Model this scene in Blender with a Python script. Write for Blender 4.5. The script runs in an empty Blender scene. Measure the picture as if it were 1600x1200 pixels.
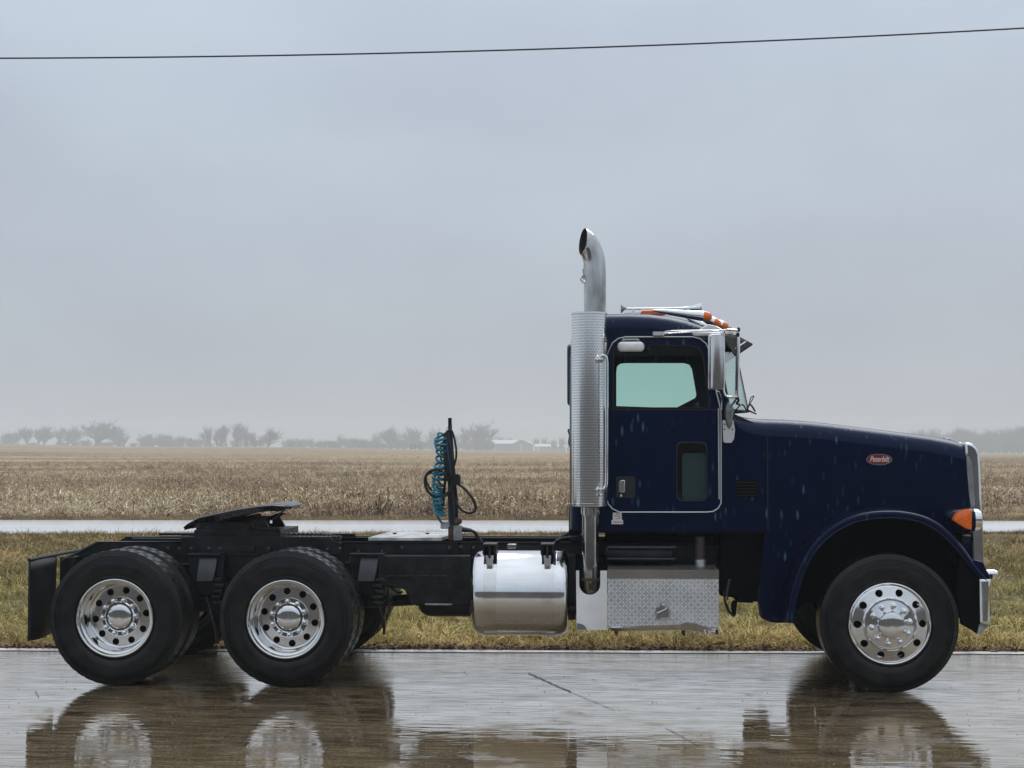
import bpy, bmesh, math, random
import numpy as np
from mathutils import Vector, Matrix, geometry, noise
R = math.radians
rnd = random.Random(7)
sc = bpy.context.scene

# ------------------------------------------------------------------ camera
F_PX, D_CAM, H_CAM, PSI, HOR = 2400.0, 12.0, 1.87, R(3.58), 702.0
PITCH = math.atan((HOR - 600) / F_PX)
fwd = Vector((-math.sin(PSI) * math.cos(PITCH), math.cos(PSI) * math.cos(PITCH), math.sin(PITCH)))
rgt = Vector((math.cos(PSI), math.sin(PSI), 0))
upv = rgt.cross(fwd)
CAM = Vector((0, -D_CAM, H_CAM))
cd = bpy.data.cameras.new('camera')
cam = bpy.data.objects.new('camera', cd)
sc.collection.objects.link(cam)
cam.matrix_world = Matrix.Translation(CAM) @ Matrix((rgt, upv, -fwd)).transposed().to_4x4()
cd.sensor_width = 36; cd.lens = 36 * F_PX / 1600; cd.clip_end = 5000; cd.clip_start = .1
sc.camera = cam

# ------------------------------------------------------------------ world, sun, exposure
w = bpy.data.worlds.new('World'); sc.world = w; w.use_nodes = True
nt = w.node_tree; nt.nodes.clear()
N = nt.nodes.new; L = nt.links.new
out = N('ShaderNodeOutputWorld'); bg = N('ShaderNodeBackground'); L(bg.outputs[0], out.inputs[0])
sky = N('ShaderNodeTexSky'); sky.sky_type = 'NISHITA'; sky.sun_disc = False
SUN_EL, SUN_ROT = R(52), R(25)
sky.sun_elevation = SUN_EL; sky.sun_rotation = SUN_ROT; sky.air_density = 1.0; sky.dust_density = 3.0
skm = N('ShaderNodeVectorMath'); skm.operation = 'SCALE'; skm.inputs['Scale'].default_value = 1.0
L(sky.outputs[0], skm.inputs[0])
tc = N('ShaderNodeTexCoord'); sep = N('ShaderNodeSeparateXYZ'); L(tc.outputs['Generated'], sep.inputs[0])
rmp = N('ShaderNodeValToRGB'); L(sep.outputs['Z'], rmp.inputs[0])
e = rmp.color_ramp.elements
e[0].position = 0.0; e[0].color = (.445, .478, .538, 1)
e[1].position = 1.0; e[1].color = (1.02, 1.07, 1.16, 1)
x = e.new(.12); x.color = (.462, .508, .590, 1)
x = e.new(.27); x.color = (.535, .608, .705, 1)
x = e.new(.5); x.color = (.72, .78, .87, 1)
mp = N('ShaderNodeMapping'); mp.inputs['Scale'].default_value = (1.2, 1.2, 2.6); L(tc.outputs['Generated'], mp.inputs[0])
nz = N('ShaderNodeTexNoise'); nz.inputs['Scale'].default_value = 3.2; nz.inputs['Detail'].default_value = 4; nz.inputs['Roughness'].default_value = .5
L(mp.outputs[0], nz.inputs['Vector'])
cr = N('ShaderNodeValToRGB'); L(nz.outputs['Fac'], cr.inputs[0])
cr.color_ramp.elements[0].position = .32; cr.color_ramp.elements[0].color = (.925, .92, .945, 1)
cr.color_ramp.elements[1].position = .70; cr.color_ramp.elements[1].color = (1.06, 1.10, 1.08, 1)
mul = N('ShaderNodeVectorMath'); mul.operation = 'MULTIPLY'; L(rmp.outputs[0], mul.inputs[0]); L(cr.outputs[0], mul.inputs[1])
s10 = N('ShaderNodeVectorMath'); s10.operation = 'SCALE'; s10.inputs['Scale'].default_value = 10.0; L(mul.outputs[0], s10.inputs[0])
mx = N('ShaderNodeMix'); mx.data_type = 'RGBA'; mx.inputs[0].default_value = .93
L(skm.outputs[0], mx.inputs[6]); L(s10.outputs[0], mx.inputs[7]); L(mx.outputs[2], bg.inputs[0])
bg.inputs[1].default_value = .10

sl = bpy.data.lights.new('sun', 'SUN'); sl.energy = 1.5; sl.angle = R(40); sl.color = (1, .97, .93)
so = bpy.data.objects.new('sun', sl); sc.collection.objects.link(so)
sdir = Vector((math.sin(SUN_ROT) * math.cos(SUN_EL), math.cos(SUN_ROT) * math.cos(SUN_EL), math.sin(SUN_EL)))
so.rotation_euler = sdir.to_track_quat('Z', 'Y').to_euler()
sc.view_settings.view_transform = 'Standard'; sc.view_settings.look = 'None'
sc.view_settings.exposure = 0; sc.view_settings.gamma = 1; sc.view_settings.use_curve_mapping = False
sc.render.engine = 'CYCLES'
cy = sc.cycles
cy.max_bounces = 8; cy.diffuse_bounces = 3; cy.glossy_bounces = 4; cy.transparent_max_bounces = 16; cy.volume_bounces = 2
cy.use_denoising = True
try: cy.denoiser = 'OPENIMAGEDENOISE'
except Exception: pass

# ------------------------------------------------------------------ helpers
def ray(px, py):
    return (rgt * ((px - 800) / F_PX) + upv * ((600 - py) / F_PX) + fwd)
def P(px, py, Y):                      # real-world (X, Z) of a traced point lying at lateral plane Y
    d = ray(px, py); t = (Y - CAM.y) / d.y; p = CAM + d * t
    return (p.x, p.z)
def P3(px, py, Y): x, z = P(px, py, Y); return (x, Y, z)
def G(px, depth):                      # ground X, Y at image column px and distance depth
    fx = Vector((-math.sin(PSI), math.cos(PSI), 0)); p = CAM + fx * depth + rgt * ((px - 800) / F_PX * depth)
    return (p.x, p.y)
YC = 1.22                              # truck centre plane
def mir(Y): return 2 * YC - Y

def mat(name, col, rough=.5, metal=0, spec=.5, coat=0, var=0, vscale=8, bump=0, bscale=60, alpha=None, col2=None, emit=0, coatr=.03, stretch=None, detail=5):
    m = bpy.data.materials.new(name); m.use_nodes = True; t = m.node_tree
    b = t.nodes['Principled BSDF']
    b.inputs['Base Color'].default_value = (*col, 1); b.inputs['Roughness'].default_value = rough
    b.inputs['Metallic'].default_value = metal; b.inputs['Specular IOR Level'].default_value = spec
    b.inputs['Coat Weight'].default_value = coat; b.inputs['Coat Roughness'].default_value = coatr
    g = t.nodes.new('ShaderNodeNewGeometry')
    mpn = t.nodes.new('ShaderNodeMapping'); t.links.new(g.outputs['Position'], mpn.inputs[0])
    if stretch: mpn.inputs['Scale'].default_value = stretch
    if var or col2:
        n = t.nodes.new('ShaderNodeTexNoise'); n.inputs['Scale'].default_value = vscale; n.inputs['Detail'].default_value = detail
        t.links.new(mpn.outputs[0], n.inputs['Vector'])
        r = t.nodes.new('ShaderNodeValToRGB'); t.links.new(n.outputs['Fac'], r.inputs[0])
        r.color_ramp.elements[0].position = .35; r.color_ramp.elements[1].position = .68
        c2 = col2 or tuple(min(1, c * (1 + var)) for c in col)
        r.color_ramp.elements[0].color = (*[c * (1 - var) for c in col], 1); r.color_ramp.elements[1].color = (*c2, 1)
        t.links.new(r.outputs[0], b.inputs['Base Color'])
        mr = t.nodes.new('ShaderNodeMapRange'); t.links.new(n.outputs['Fac'], mr.inputs[0])
        mr.inputs[3].default_value = max(0, rough * (1 - min(.4, var))); mr.inputs[4].default_value = min(1, rough * (1 + min(.5, var)))
        t.links.new(mr.outputs[0], b.inputs['Roughness'])
    if bump:
        n2 = t.nodes.new('ShaderNodeTexNoise'); n2.inputs['Scale'].default_value = bscale; n2.inputs['Detail'].default_value = 4
        t.links.new(mpn.outputs[0], n2.inputs['Vector'])
        bp = t.nodes.new('ShaderNodeBump'); bp.inputs['Strength'].default_value = bump; bp.inputs['Distance'].default_value = .01
        t.links.new(n2.outputs['Fac'], bp.inputs['Height']); t.links.new(bp.outputs[0], b.inputs['Normal'])
    return m

def glass(name, tint, rough=.0, ior=1.5):
    m = bpy.data.materials.new(name); m.use_nodes = True; t = m.node_tree; t.nodes.clear()
    o = t.nodes.new('ShaderNodeOutputMaterial'); mixn = t.nodes.new('ShaderNodeMixShader')
    tr = t.nodes.new('ShaderNodeBsdfTransparent'); tr.inputs[0].default_value = (*tint, 1)
    gl = t.nodes.new('ShaderNodeBsdfGlossy'); gl.inputs['Roughness'].default_value = rough
    g = t.nodes.new('ShaderNodeNewGeometry'); dt = t.nodes.new('ShaderNodeVectorMath'); dt.operation = 'DOT_PRODUCT'; t.links.new(g.outputs['Normal'], dt.inputs[0]); t.links.new(g.outputs['Incoming'], dt.inputs[1])
    def mth(op, a, b=None):
        q = t.nodes.new('ShaderNodeMath'); q.operation = op
        for i, v in enumerate((a, b)):
            if v is None: continue
            if hasattr(v, 'links'): t.links.new(v, q.inputs[i])
            else: q.inputs[i].default_value = v
        return q.outputs[0]
    f0 = ((ior - 1) / (ior + 1)) ** 2      # Schlick on both sides of the thin sheet
    sch = mth('ADD', mth('MULTIPLY', mth('POWER', mth('SUBTRACT', 1.0, mth('ABSOLUTE', dt.outputs['Value'])), 5.0), 1 - f0), f0)
    t.links.new(sch, mixn.inputs[0]); t.links.new(tr.outputs[0], mixn.inputs[1]); t.links.new(gl.outputs[0], mixn.inputs[2])
    t.links.new(mixn.outputs[0], o.inputs[0])
    return m

class MB:
    def __init__(s): s.v = []; s.f = []
    def add(s, vs, fs):
        b = len(s.v); s.v += [tuple(p) for p in vs]; s.f += [tuple(b + i for i in f) for f in fs]; return s
    def box(s, x0, x1, y0, y1, z0, z1, c=0):
        if c:
            o = [(x0 + c, z0), (x1 - c, z0), (x1, z0 + c), (x1, z1 - c), (x1 - c, z1), (x0 + c, z1), (x0, z1 - c), (x0, z0 + c)]
            return s.prism(o, y0, y1, c=c * .6)
        return s.add([(x0, y0, z0), (x1, y0, z0), (x1, y1, z0), (x0, y1, z0), (x0, y0, z1), (x1, y0, z1), (x1, y1, z1), (x0, y1, z1)],
                     [(0, 3, 2, 1), (4, 5, 6, 7), (0, 1, 5, 4), (1, 2, 6, 5), (2, 3, 7, 6), (3, 0, 4, 7)])
    def prism(s, o, y0, y1, holes=(), c=0, yf=None, side=True):
        """outline o of (x, z) extruded from y0 to y1 (yf(x) adds a taper); holes are cut through"""
        loops = [list(o)] + [list(h) for h in holes]
        tri = geometry.tessellate_polygon([[Vector((a[0], a[1], 0)) for a in l] for l in loops])
        yo = yf or (lambda x: 0)
        flat = [p for l in loops for p in l]; n = len(flat); b = len(s.v)
        cx = sum(p[0] for p in o) / len(o); cz = sum(p[1] for p in o) / len(o)
        s.v += [(p[0], y0 + yo(p[0]), p[1]) for p in flat]; s.v += [(p[0], y1 + yo(p[0]), p[1]) for p in flat]
        for t in tri: s.f.append(tuple(b + i for i in t)); s.f.append(tuple(b + n + i for i in reversed(t)))
        if side:
            k = 0
            for l in loops:
                m = len(l)
                for i in range(m):
                    j = (i + 1) % m
                    s.f.append((b + k + i, b + k + j, b + n + k + j, b + n + k + i))
                k += m
        return s
    def tube(s, pts, r, seg=8, cap=True, closed=False):
        pts = [Vector(p) for p in pts]; n = len(pts); rr = r if hasattr(r, '__len__') else [r] * n
        b = len(s.v); prev = None
        for i, p in enumerate(pts):
            a = pts[(i - 1) % n] if (closed or i > 0) else p; c = pts[(i + 1) % n] if (closed or i < n - 1) else p
            d = (c - a).normalized()
            if prev is None:
                u = d.cross(Vector((0, 0, 1)));
                if u.length < .1: u = d.cross(Vector((0, 1, 0)))
                u.normalize()
            else:
                u = (prev - d * prev.dot(d)).normalized()
            prev = u; v = d.cross(u)
            for k in range(seg):
                t = 2 * math.pi * k / seg; s.v.append(tuple(p + (u * math.cos(t) + v * math.sin(t)) * rr[i]))
        for i in range(n if closed else n - 1):
            j = (i + 1) % n
            for k in range(seg):
                k2 = (k + 1) % seg; s.f.append((b + i * seg + k, b + i * seg + k2, b + j * seg + k2, b + j * seg + k))
        if cap and not closed:
            s.f.append(tuple(b + k for k in reversed(range(seg)))); s.f.append(tuple(b + (n - 1) * seg + k for k in range(seg)))
        return s
    def rings(s, rgs, closed=True):
        b = len(s.v); n = len(rgs[0])
        for g_ in rgs: s.v += [tuple(p) for p in g_]
        for i in range(len(rgs) - 1):
            for k in range(n if closed else n - 1):
                k2 = (k + 1) % n; s.f.append((b + i * n + k, b + i * n + k2, b + (i + 1) * n + k2, b + (i + 1) * n + k))
        return s
    def lathe(s, prof, axis='Y', o=(0, 0, 0), seg=48, mod=None):
        """prof = (r, t) along axis"""
        rg = []
        for i, (r, t) in enumerate(prof):
            g_ = []
            for k in range(seg):
                a = 2 * math.pi * k / seg; q = r + (mod(i, k) if mod else 0); c, d = q * math.cos(a), q * math.sin(a)
                g_.append({'Y': (o[0] + c, o[1] + t, o[2] + d), 'X': (o[0] + t, o[1] + c, o[2] + d), 'Z': (o[0] + c, o[1] + d, o[2] + t)}[axis])
            rg.append(g_)
        return s.rings(rg)
    def disc_holes(s, r0, r1, y0, y1, rc, rh, n=10, depth=.02, ph=0):
        a = math.pi / n * rc; lo, hi = r0 - rc, r1 - rc
        angs = [2 * math.pi * k / 24 for k in range(24)] + [math.atan2(v, u) % (2 * math.pi) for u in (a, -a) for v in (lo, hi)]
        angs = sorted(set(round(q, 5) for q in angs)); m = len(angs)
        yy = lambda r: y0 + (y1 - y0) * (r - r0) / (r1 - r0)
        for k in range(n):
            base = 2 * math.pi * k / n + ph; I = []; O = []; B = []
            for q in angs:
                c, d = math.cos(q), math.sin(q)
                t = min((a / abs(c)) if abs(c) > 1e-6 else 9, (hi / d) if d > 1e-6 else ((lo / d) if d < -1e-6 else 9))
                for lst, u, v in ((I, rh * c, rh * d), (O, t * c, t * d)):
                    r = rc + v; an = base + u / rc; lst.append((r * math.cos(an), yy(r), r * math.sin(an)))
                B.append((I[-1][0], I[-1][1] + depth, I[-1][2]))
            s.rings([O, I, B])
        return s
    def grid(s, fn, nu, nv):
        b = len(s.v)
        for i in range(nu + 1):
            for j in range(nv + 1): s.v.append(tuple(fn(i / nu, j / nv)))
        for i in range(nu):
            for j in range(nv):
                q = b + i * (nv + 1) + j; s.f.append((q, q + nv + 1, q + nv + 2, q + 1))
        return s
    def mesh(s, name, m, smooth=35, fix=True):
        me = bpy.data.meshes.new(name); me.from_pydata(s.v, [], s.f)
        if fix:
            bm = bmesh.new(); bm.from_mesh(me); bmesh.ops.remove_doubles(bm, verts=bm.verts, dist=.00005)
            bmesh.ops.recalc_face_normals(bm, faces=bm.faces); bm.to_mesh(me); bm.free()
        if smooth:
            me.shade_smooth(); me.set_sharp_from_angle(angle=R(smooth))
        me.materials.append(m); return me
    def build(s, name, m, parent=None, smooth=35, bevel=0, fix=True):
        return link(name, s.mesh(name, m, smooth, fix), parent, bevel=bevel)

def link(name, me, parent=None, loc=None, rz=0, bevel=0):
    o = bpy.data.objects.new(name, me); sc.collection.objects.link(o)
    if parent: o.parent = parent
    if loc: o.location = loc
    if rz: o.rotation_euler.z = rz
    if bevel:
        b = o.modifiers.new('bevel', 'BEVEL'); b.width = bevel; b.segments = 2; b.limit_method = 'ANGLE'; b.angle_limit = R(40)
    return o
def empty(name, parent=None, loc=(0, 0, 0)):
    o = bpy.data.objects.new(name, None); sc.collection.objects.link(o); o.parent = parent; o.location = loc; o.empty_display_size = .2; return o
def tag(o, label=None, cat=None, group=None, kind=None):
    if label: o['label'] = label
    if cat: o['category'] = cat
    if group: o['group'] = group
    if kind: o['kind'] = kind
    return o
def px(pts, Y): return [P(a, b, Y) for a, b in pts]
def ell(cx, cz, rx, rz, n=24): return [(cx + rx * math.cos(2 * math.pi * k / n), cz + rz * math.sin(2 * math.pi * k / n)) for k in range(n)]
def rrect(x0, x1, z0, z1, r, n=5):
    o = []
    for cx, cz, a0 in ((x1 - r, z1 - r, 0), (x0 + r, z1 - r, 90), (x0 + r, z0 + r, 180), (x1 - r, z0 + r, 270)):
        for k in range(n + 1): a = R(a0 + 90 * k / n); o.append((cx + r * math.cos(a), cz + r * math.sin(a)))
    return o
def smoothpath(pts, n=6, closed=False):
    pts = [Vector(p) for p in pts]; m = len(pts); o = []
    rng = range(m if closed else m - 1)
    for i in rng:
        p0 = pts[(i - 1) % m] if (closed or i) else pts[0]; p1 = pts[i]; p2 = pts[(i + 1) % m]; p3 = pts[(i + 2) % m] if (closed or i + 2 < m) else pts[-1]
        for k in range(n):
            t = k / n; o.append(.5 * ((2 * p1) + (-p0 + p2) * t + (2 * p0 - 5 * p1 + 4 * p2 - p3) * t * t + (-p0 + 3 * p1 - 3 * p2 + p3) * t ** 3))
    if not closed: o.append(pts[-1])
    return o
def sstep(t): t = max(0., min(1., t)); return t * t * (3 - 2 * t)

# ------------------------------------------------------------------ materials
def node_mat(name):
    m = bpy.data.materials.new(name); m.use_nodes = True; t = m.node_tree
    return m, t, t.nodes['Principled BSDF']

def paint_mat():
    """navy clearcoat with faint vertical water runs and wet blotches"""
    m, t, b = node_mat('navy_paint'); n = t.nodes.new; l = t.links.new
    b.inputs['Roughness'].default_value = .36; b.inputs['Coat Weight'].default_value = .28; b.inputs['Coat Roughness'].default_value = .16; b.inputs['Coat Tint'].default_value = (.80, .90, 1, 1)
    b.inputs['Specular IOR Level'].default_value = .24; b.inputs['Specular Tint'].default_value = (.10, .36, 1, 1)
    g = n('ShaderNodeNewGeometry')
    mp_ = n('ShaderNodeMapping'); mp_.inputs['Scale'].default_value = (20, 20, 5.5); mp_.inputs['Rotation'].default_value = (0, R(-12), 0); l(g.outputs['Position'], mp_.inputs[0])
    v = n('ShaderNodeTexVoronoi'); v.feature = 'F1'; v.inputs['Scale'].default_value = 1.25; v.inputs['Randomness'].default_value = 1; l(mp_.outputs[0], v.inputs['Vector'])
    nn = n('ShaderNodeTexNoise'); nn.inputs['Scale'].default_value = 2.3; nn.inputs['Detail'].default_value = 3; l(g.outputs['Position'], nn.inputs['Vector'])
    r1 = n('ShaderNodeMapRange'); r1.inputs[1].default_value = .36; r1.inputs[2].default_value = .14; l(v.outputs['Distance'], r1.inputs[0])
    sp = n('ShaderNodeSeparateColor'); l(v.outputs['Color'], sp.inputs[0])
    r2 = n('ShaderNodeMapRange'); r2.inputs[1].default_value = .50; r2.inputs[2].default_value = .95; l(sp.outputs[0], r2.inputs[0])
    r3 = n('ShaderNodeMapRange'); r3.inputs[1].default_value = .40; r3.inputs[2].default_value = .60; l(nn.outputs['Fac'], r3.inputs[0])
    mu = n('ShaderNodeMath'); mu.operation = 'MULTIPLY'; l(r1.outputs[0], mu.inputs[0]); l(r2.outputs[0], mu.inputs[1])
    mu2 = n('ShaderNodeMath'); mu2.operation = 'MULTIPLY'; l(mu.outputs[0], mu2.inputs[0]); l(r3.outputs[0], mu2.inputs[1])
    mc = n('ShaderNodeMix'); mc.data_type = 'RGBA'; l(mu2.outputs[0], mc.inputs[0])
    mc.inputs[6].default_value = (.0001, .0016, .016, 1); mc.inputs[7].default_value = (.07, .12, .165, 1)
    l(mc.outputs[2], b.inputs['Base Color'])
    n2 = n('ShaderNodeTexNoise'); n2.inputs['Scale'].default_value = 160; n2.inputs['Detail'].default_value = 2; l(g.outputs['Position'], n2.inputs['Vector'])
    bp = n('ShaderNodeBump'); bp.inputs['Strength'].default_value = .12; bp.inputs['Distance'].default_value = .002
    l(n2.outputs['Fac'], bp.inputs['Height']); l(bp.outputs[0], b.inputs['Coat Normal'])
    return m
PAINT = paint_mat()
CHROME = mat('chrome', (.78, .79, .80), rough=.07, metal=1, var=.12, vscale=5)
ALU = mat('polished_aluminium', (.74, .74, .735), rough=.10, metal=1, var=.05, vscale=9, bump=.008, bscale=60)
ALUB = mat('brushed_aluminium', (.62, .63, .64), rough=.34, metal=1, var=.12, vscale=6)
STEEL = mat('weathered_steel', (.42, .41, .39), rough=.42, metal=1, var=.35, vscale=14, col2=(.60, .59, .57))
HEATST = mat('heat_stained_steel', (.46, .455, .44), rough=.12, metal=1, var=.4, vscale=7, col2=(.66, .66, .66), stretch=(1, 1, .4))
RUST = mat('rusty_steel', (.10, .045, .025), rough=.75, var=.4, vscale=25, bump=.3)
BLACKM = mat('black_chassis_paint', (.002, .0032, .0055), rough=.42, spec=.3, var=.4, vscale=10, bump=.15, bscale=40, col2=(.013, .017, .020))
BLACKR = mat('matt_black', (.0015, .002, .003), rough=.8, spec=.12, var=.3, vscale=12)
GREASE = mat('greased_black_steel', (.008, .009, .011), rough=.28, spec=.6, var=.4, vscale=16, bump=.25, bscale=35, col2=(.02, .022, .026))
RUBBER = mat('wet_tyre_rubber', (.0035, .0045, .006), rough=.34, spec=.30, var=.35, vscale=9, bump=.12, bscale=70, col2=(.012, .0125, .0125))
FLAP = mat('mud_flap_rubber', (.006, .007, .009), rough=.5, spec=.35, var=.4, vscale=5, col2=(.013, .014, .016))
HOSE = mat('black_hose', (.006, .007, .008), rough=.35)
TEAL = mat('teal_hose', (.008, .15, .22), rough=.35, var=.3, vscale=20, col2=(.012, .26, .40))
TEALD = mat('green_hose', (.010, .12, .13), rough=.35, var=.3, vscale=20)
BLUEH = mat('blue_hose', (.012, .06, .18), rough=.4, var=.3, vscale=20)
AMBER = mat('amber_lens', (.80, .145, .004), rough=.18, coat=.6, var=.15, vscale=60)
WHITEP = mat('white_paint', (.66, .67, .68), rough=.4, var=.08, vscale=12)
GREYP = mat('grey_cast_metal', (.30, .31, .32), rough=.5, var=.3, vscale=20)
RED = mat('red_enamel', (.20, .008, .010), rough=.3, coat=.5)
STRED = mat('sticker_red', (.50, .05, .035), rough=.5)
STOR = mat('sticker_grey', (.25, .20, .17), rough=.5)
CABIN = mat('cabin_trim', (.010, .013, .014), rough=.75)
CABINL = mat('cabin_door_card', (.13, .165, .17), rough=.7)
GLASS = glass('tinted_glass', (.87, .985, .95), ior=1.4)
GLASSW = glass('windshield_glass', (.88, .98, .955), ior=1.3)
SOOT = mat('sooty_interior', (.02, .014, .011), rough=.8, var=.4, vscale=20)
DARKW = mat('seam_rubber', (.004, .004, .005), rough=.7)

def shield_mat():
    """perforated bright sheet: rows of dark slots round the can"""
    m, t, b = node_mat('perforated_stainless'); n = t.nodes.new; l = t.links.new
    b.inputs['Metallic'].default_value = 1; b.inputs['Roughness'].default_value = .13
    tx = n('ShaderNodeTexCoord'); sp = n('ShaderNodeSeparateXYZ'); l(tx.outputs['Object'], sp.inputs[0])
    at = n('ShaderNodeMath'); at.operation = 'ARCTAN2'; l(sp.outputs['Y'], at.inputs[0]); l(sp.outputs['X'], at.inputs[1])
    mu = n('ShaderNodeMath'); mu.operation = 'MULTIPLY'; mu.inputs[1].default_value = .14; l(at.outputs[0], mu.inputs[0])
    cb = n('ShaderNodeCombineXYZ'); l(mu.outputs[0], cb.inputs[0]); l(sp.outputs['Z'], cb.inputs[1])
    br = n('ShaderNodeTexBrick'); br.offset = .5; br.inputs['Scale'].default_value = 1; br.inputs['Brick Width'].default_value = .0138; br.inputs['Row Height'].default_value = .0215
    br.inputs['Mortar Size'].default_value = .0048; br.inputs['Mortar Smooth'].default_value = .2; l(cb.outputs[0], br.inputs['Vector'])
    mx_ = n('ShaderNodeMix'); mx_.data_type = 'RGBA'; l(br.outputs['Fac'], mx_.inputs[0]); mx_.inputs[6].default_value = (.36, .37, .375, 1); mx_.inputs[7].default_value = (.88, .89, .90, 1)
    l(mx_.outputs[2], b.inputs['Base Color'])
    bp = n('ShaderNodeBump'); bp.inputs['Strength'].default_value = .25; bp.inputs['Distance'].default_value = .002; l(br.outputs['Fac'], bp.inputs['Height']); l(bp.outputs[0], b.inputs['Normal'])
    return m
SHIELD = shield_mat()

# ------------------------------------------------------------------ ground
def cam_pd(x, y):
    dx, dy = x, y + D_CAM; d = -dx * math.sin(PSI) + dy * math.cos(PSI); u = dx * math.cos(PSI) + dy * math.sin(PSI)
    return 800 + F_PX * u / max(d, 1), d
HPX = [-900, -300, 0, 60, 200, 420, 520, 640, 750, 900, 1250, 1600, 2300]; HPY = [690, 692.5, 694.3, 695.2, 698.0, 698.6, 699.8, 702.0, 704.0, 705.5, 708, 708.6, 709]
def field_h(x, y):
    p, d = cam_pd(x, y); c = float(np.interp(p, HPX, HPY)); hm = H_CAM + (HOR - c) / F_PX * 1150
    h = hm * sstep((d - 150) / 1000)
    h += .10 * math.sin(d / 19 + x / 60) * sstep((d - 60) / 60) * sstep((420 - d) / 60)
    if d > 1165: h -= (d - 1165) * .008
    return max(h, -3.2)
RN0, RN1 = G(0, 34.3), G(1600, 34.9); RF0, RF1 = G(0, 40.8), G(1600, 40.3)
def lerp_line(a, b, x): return a[1] + (b[1] - a[1]) * (x - a[0]) / (b[0] - a[0])
def road_near(x): return lerp_line(RN0, RN1, x)
def road_far(x): return lerp_line(RF0, RF1, x)
PE0, PE1 = G(0, 14.50), G(1600, 14.24)
def pad_edge(x): return lerp_line(PE0, PE1, x)
def verge_h(x, y):
    a, b = pad_edge(x), road_near(x); t = (y - a) / (b - a)
    return -.02 - .30 * math.sin(math.pi * max(0, min(1, t))) ** 1.3 + .05 * noise.noise(Vector((x * .5, y * .5, 0))) * math.sin(math.pi * max(0, min(1, t)))

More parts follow.
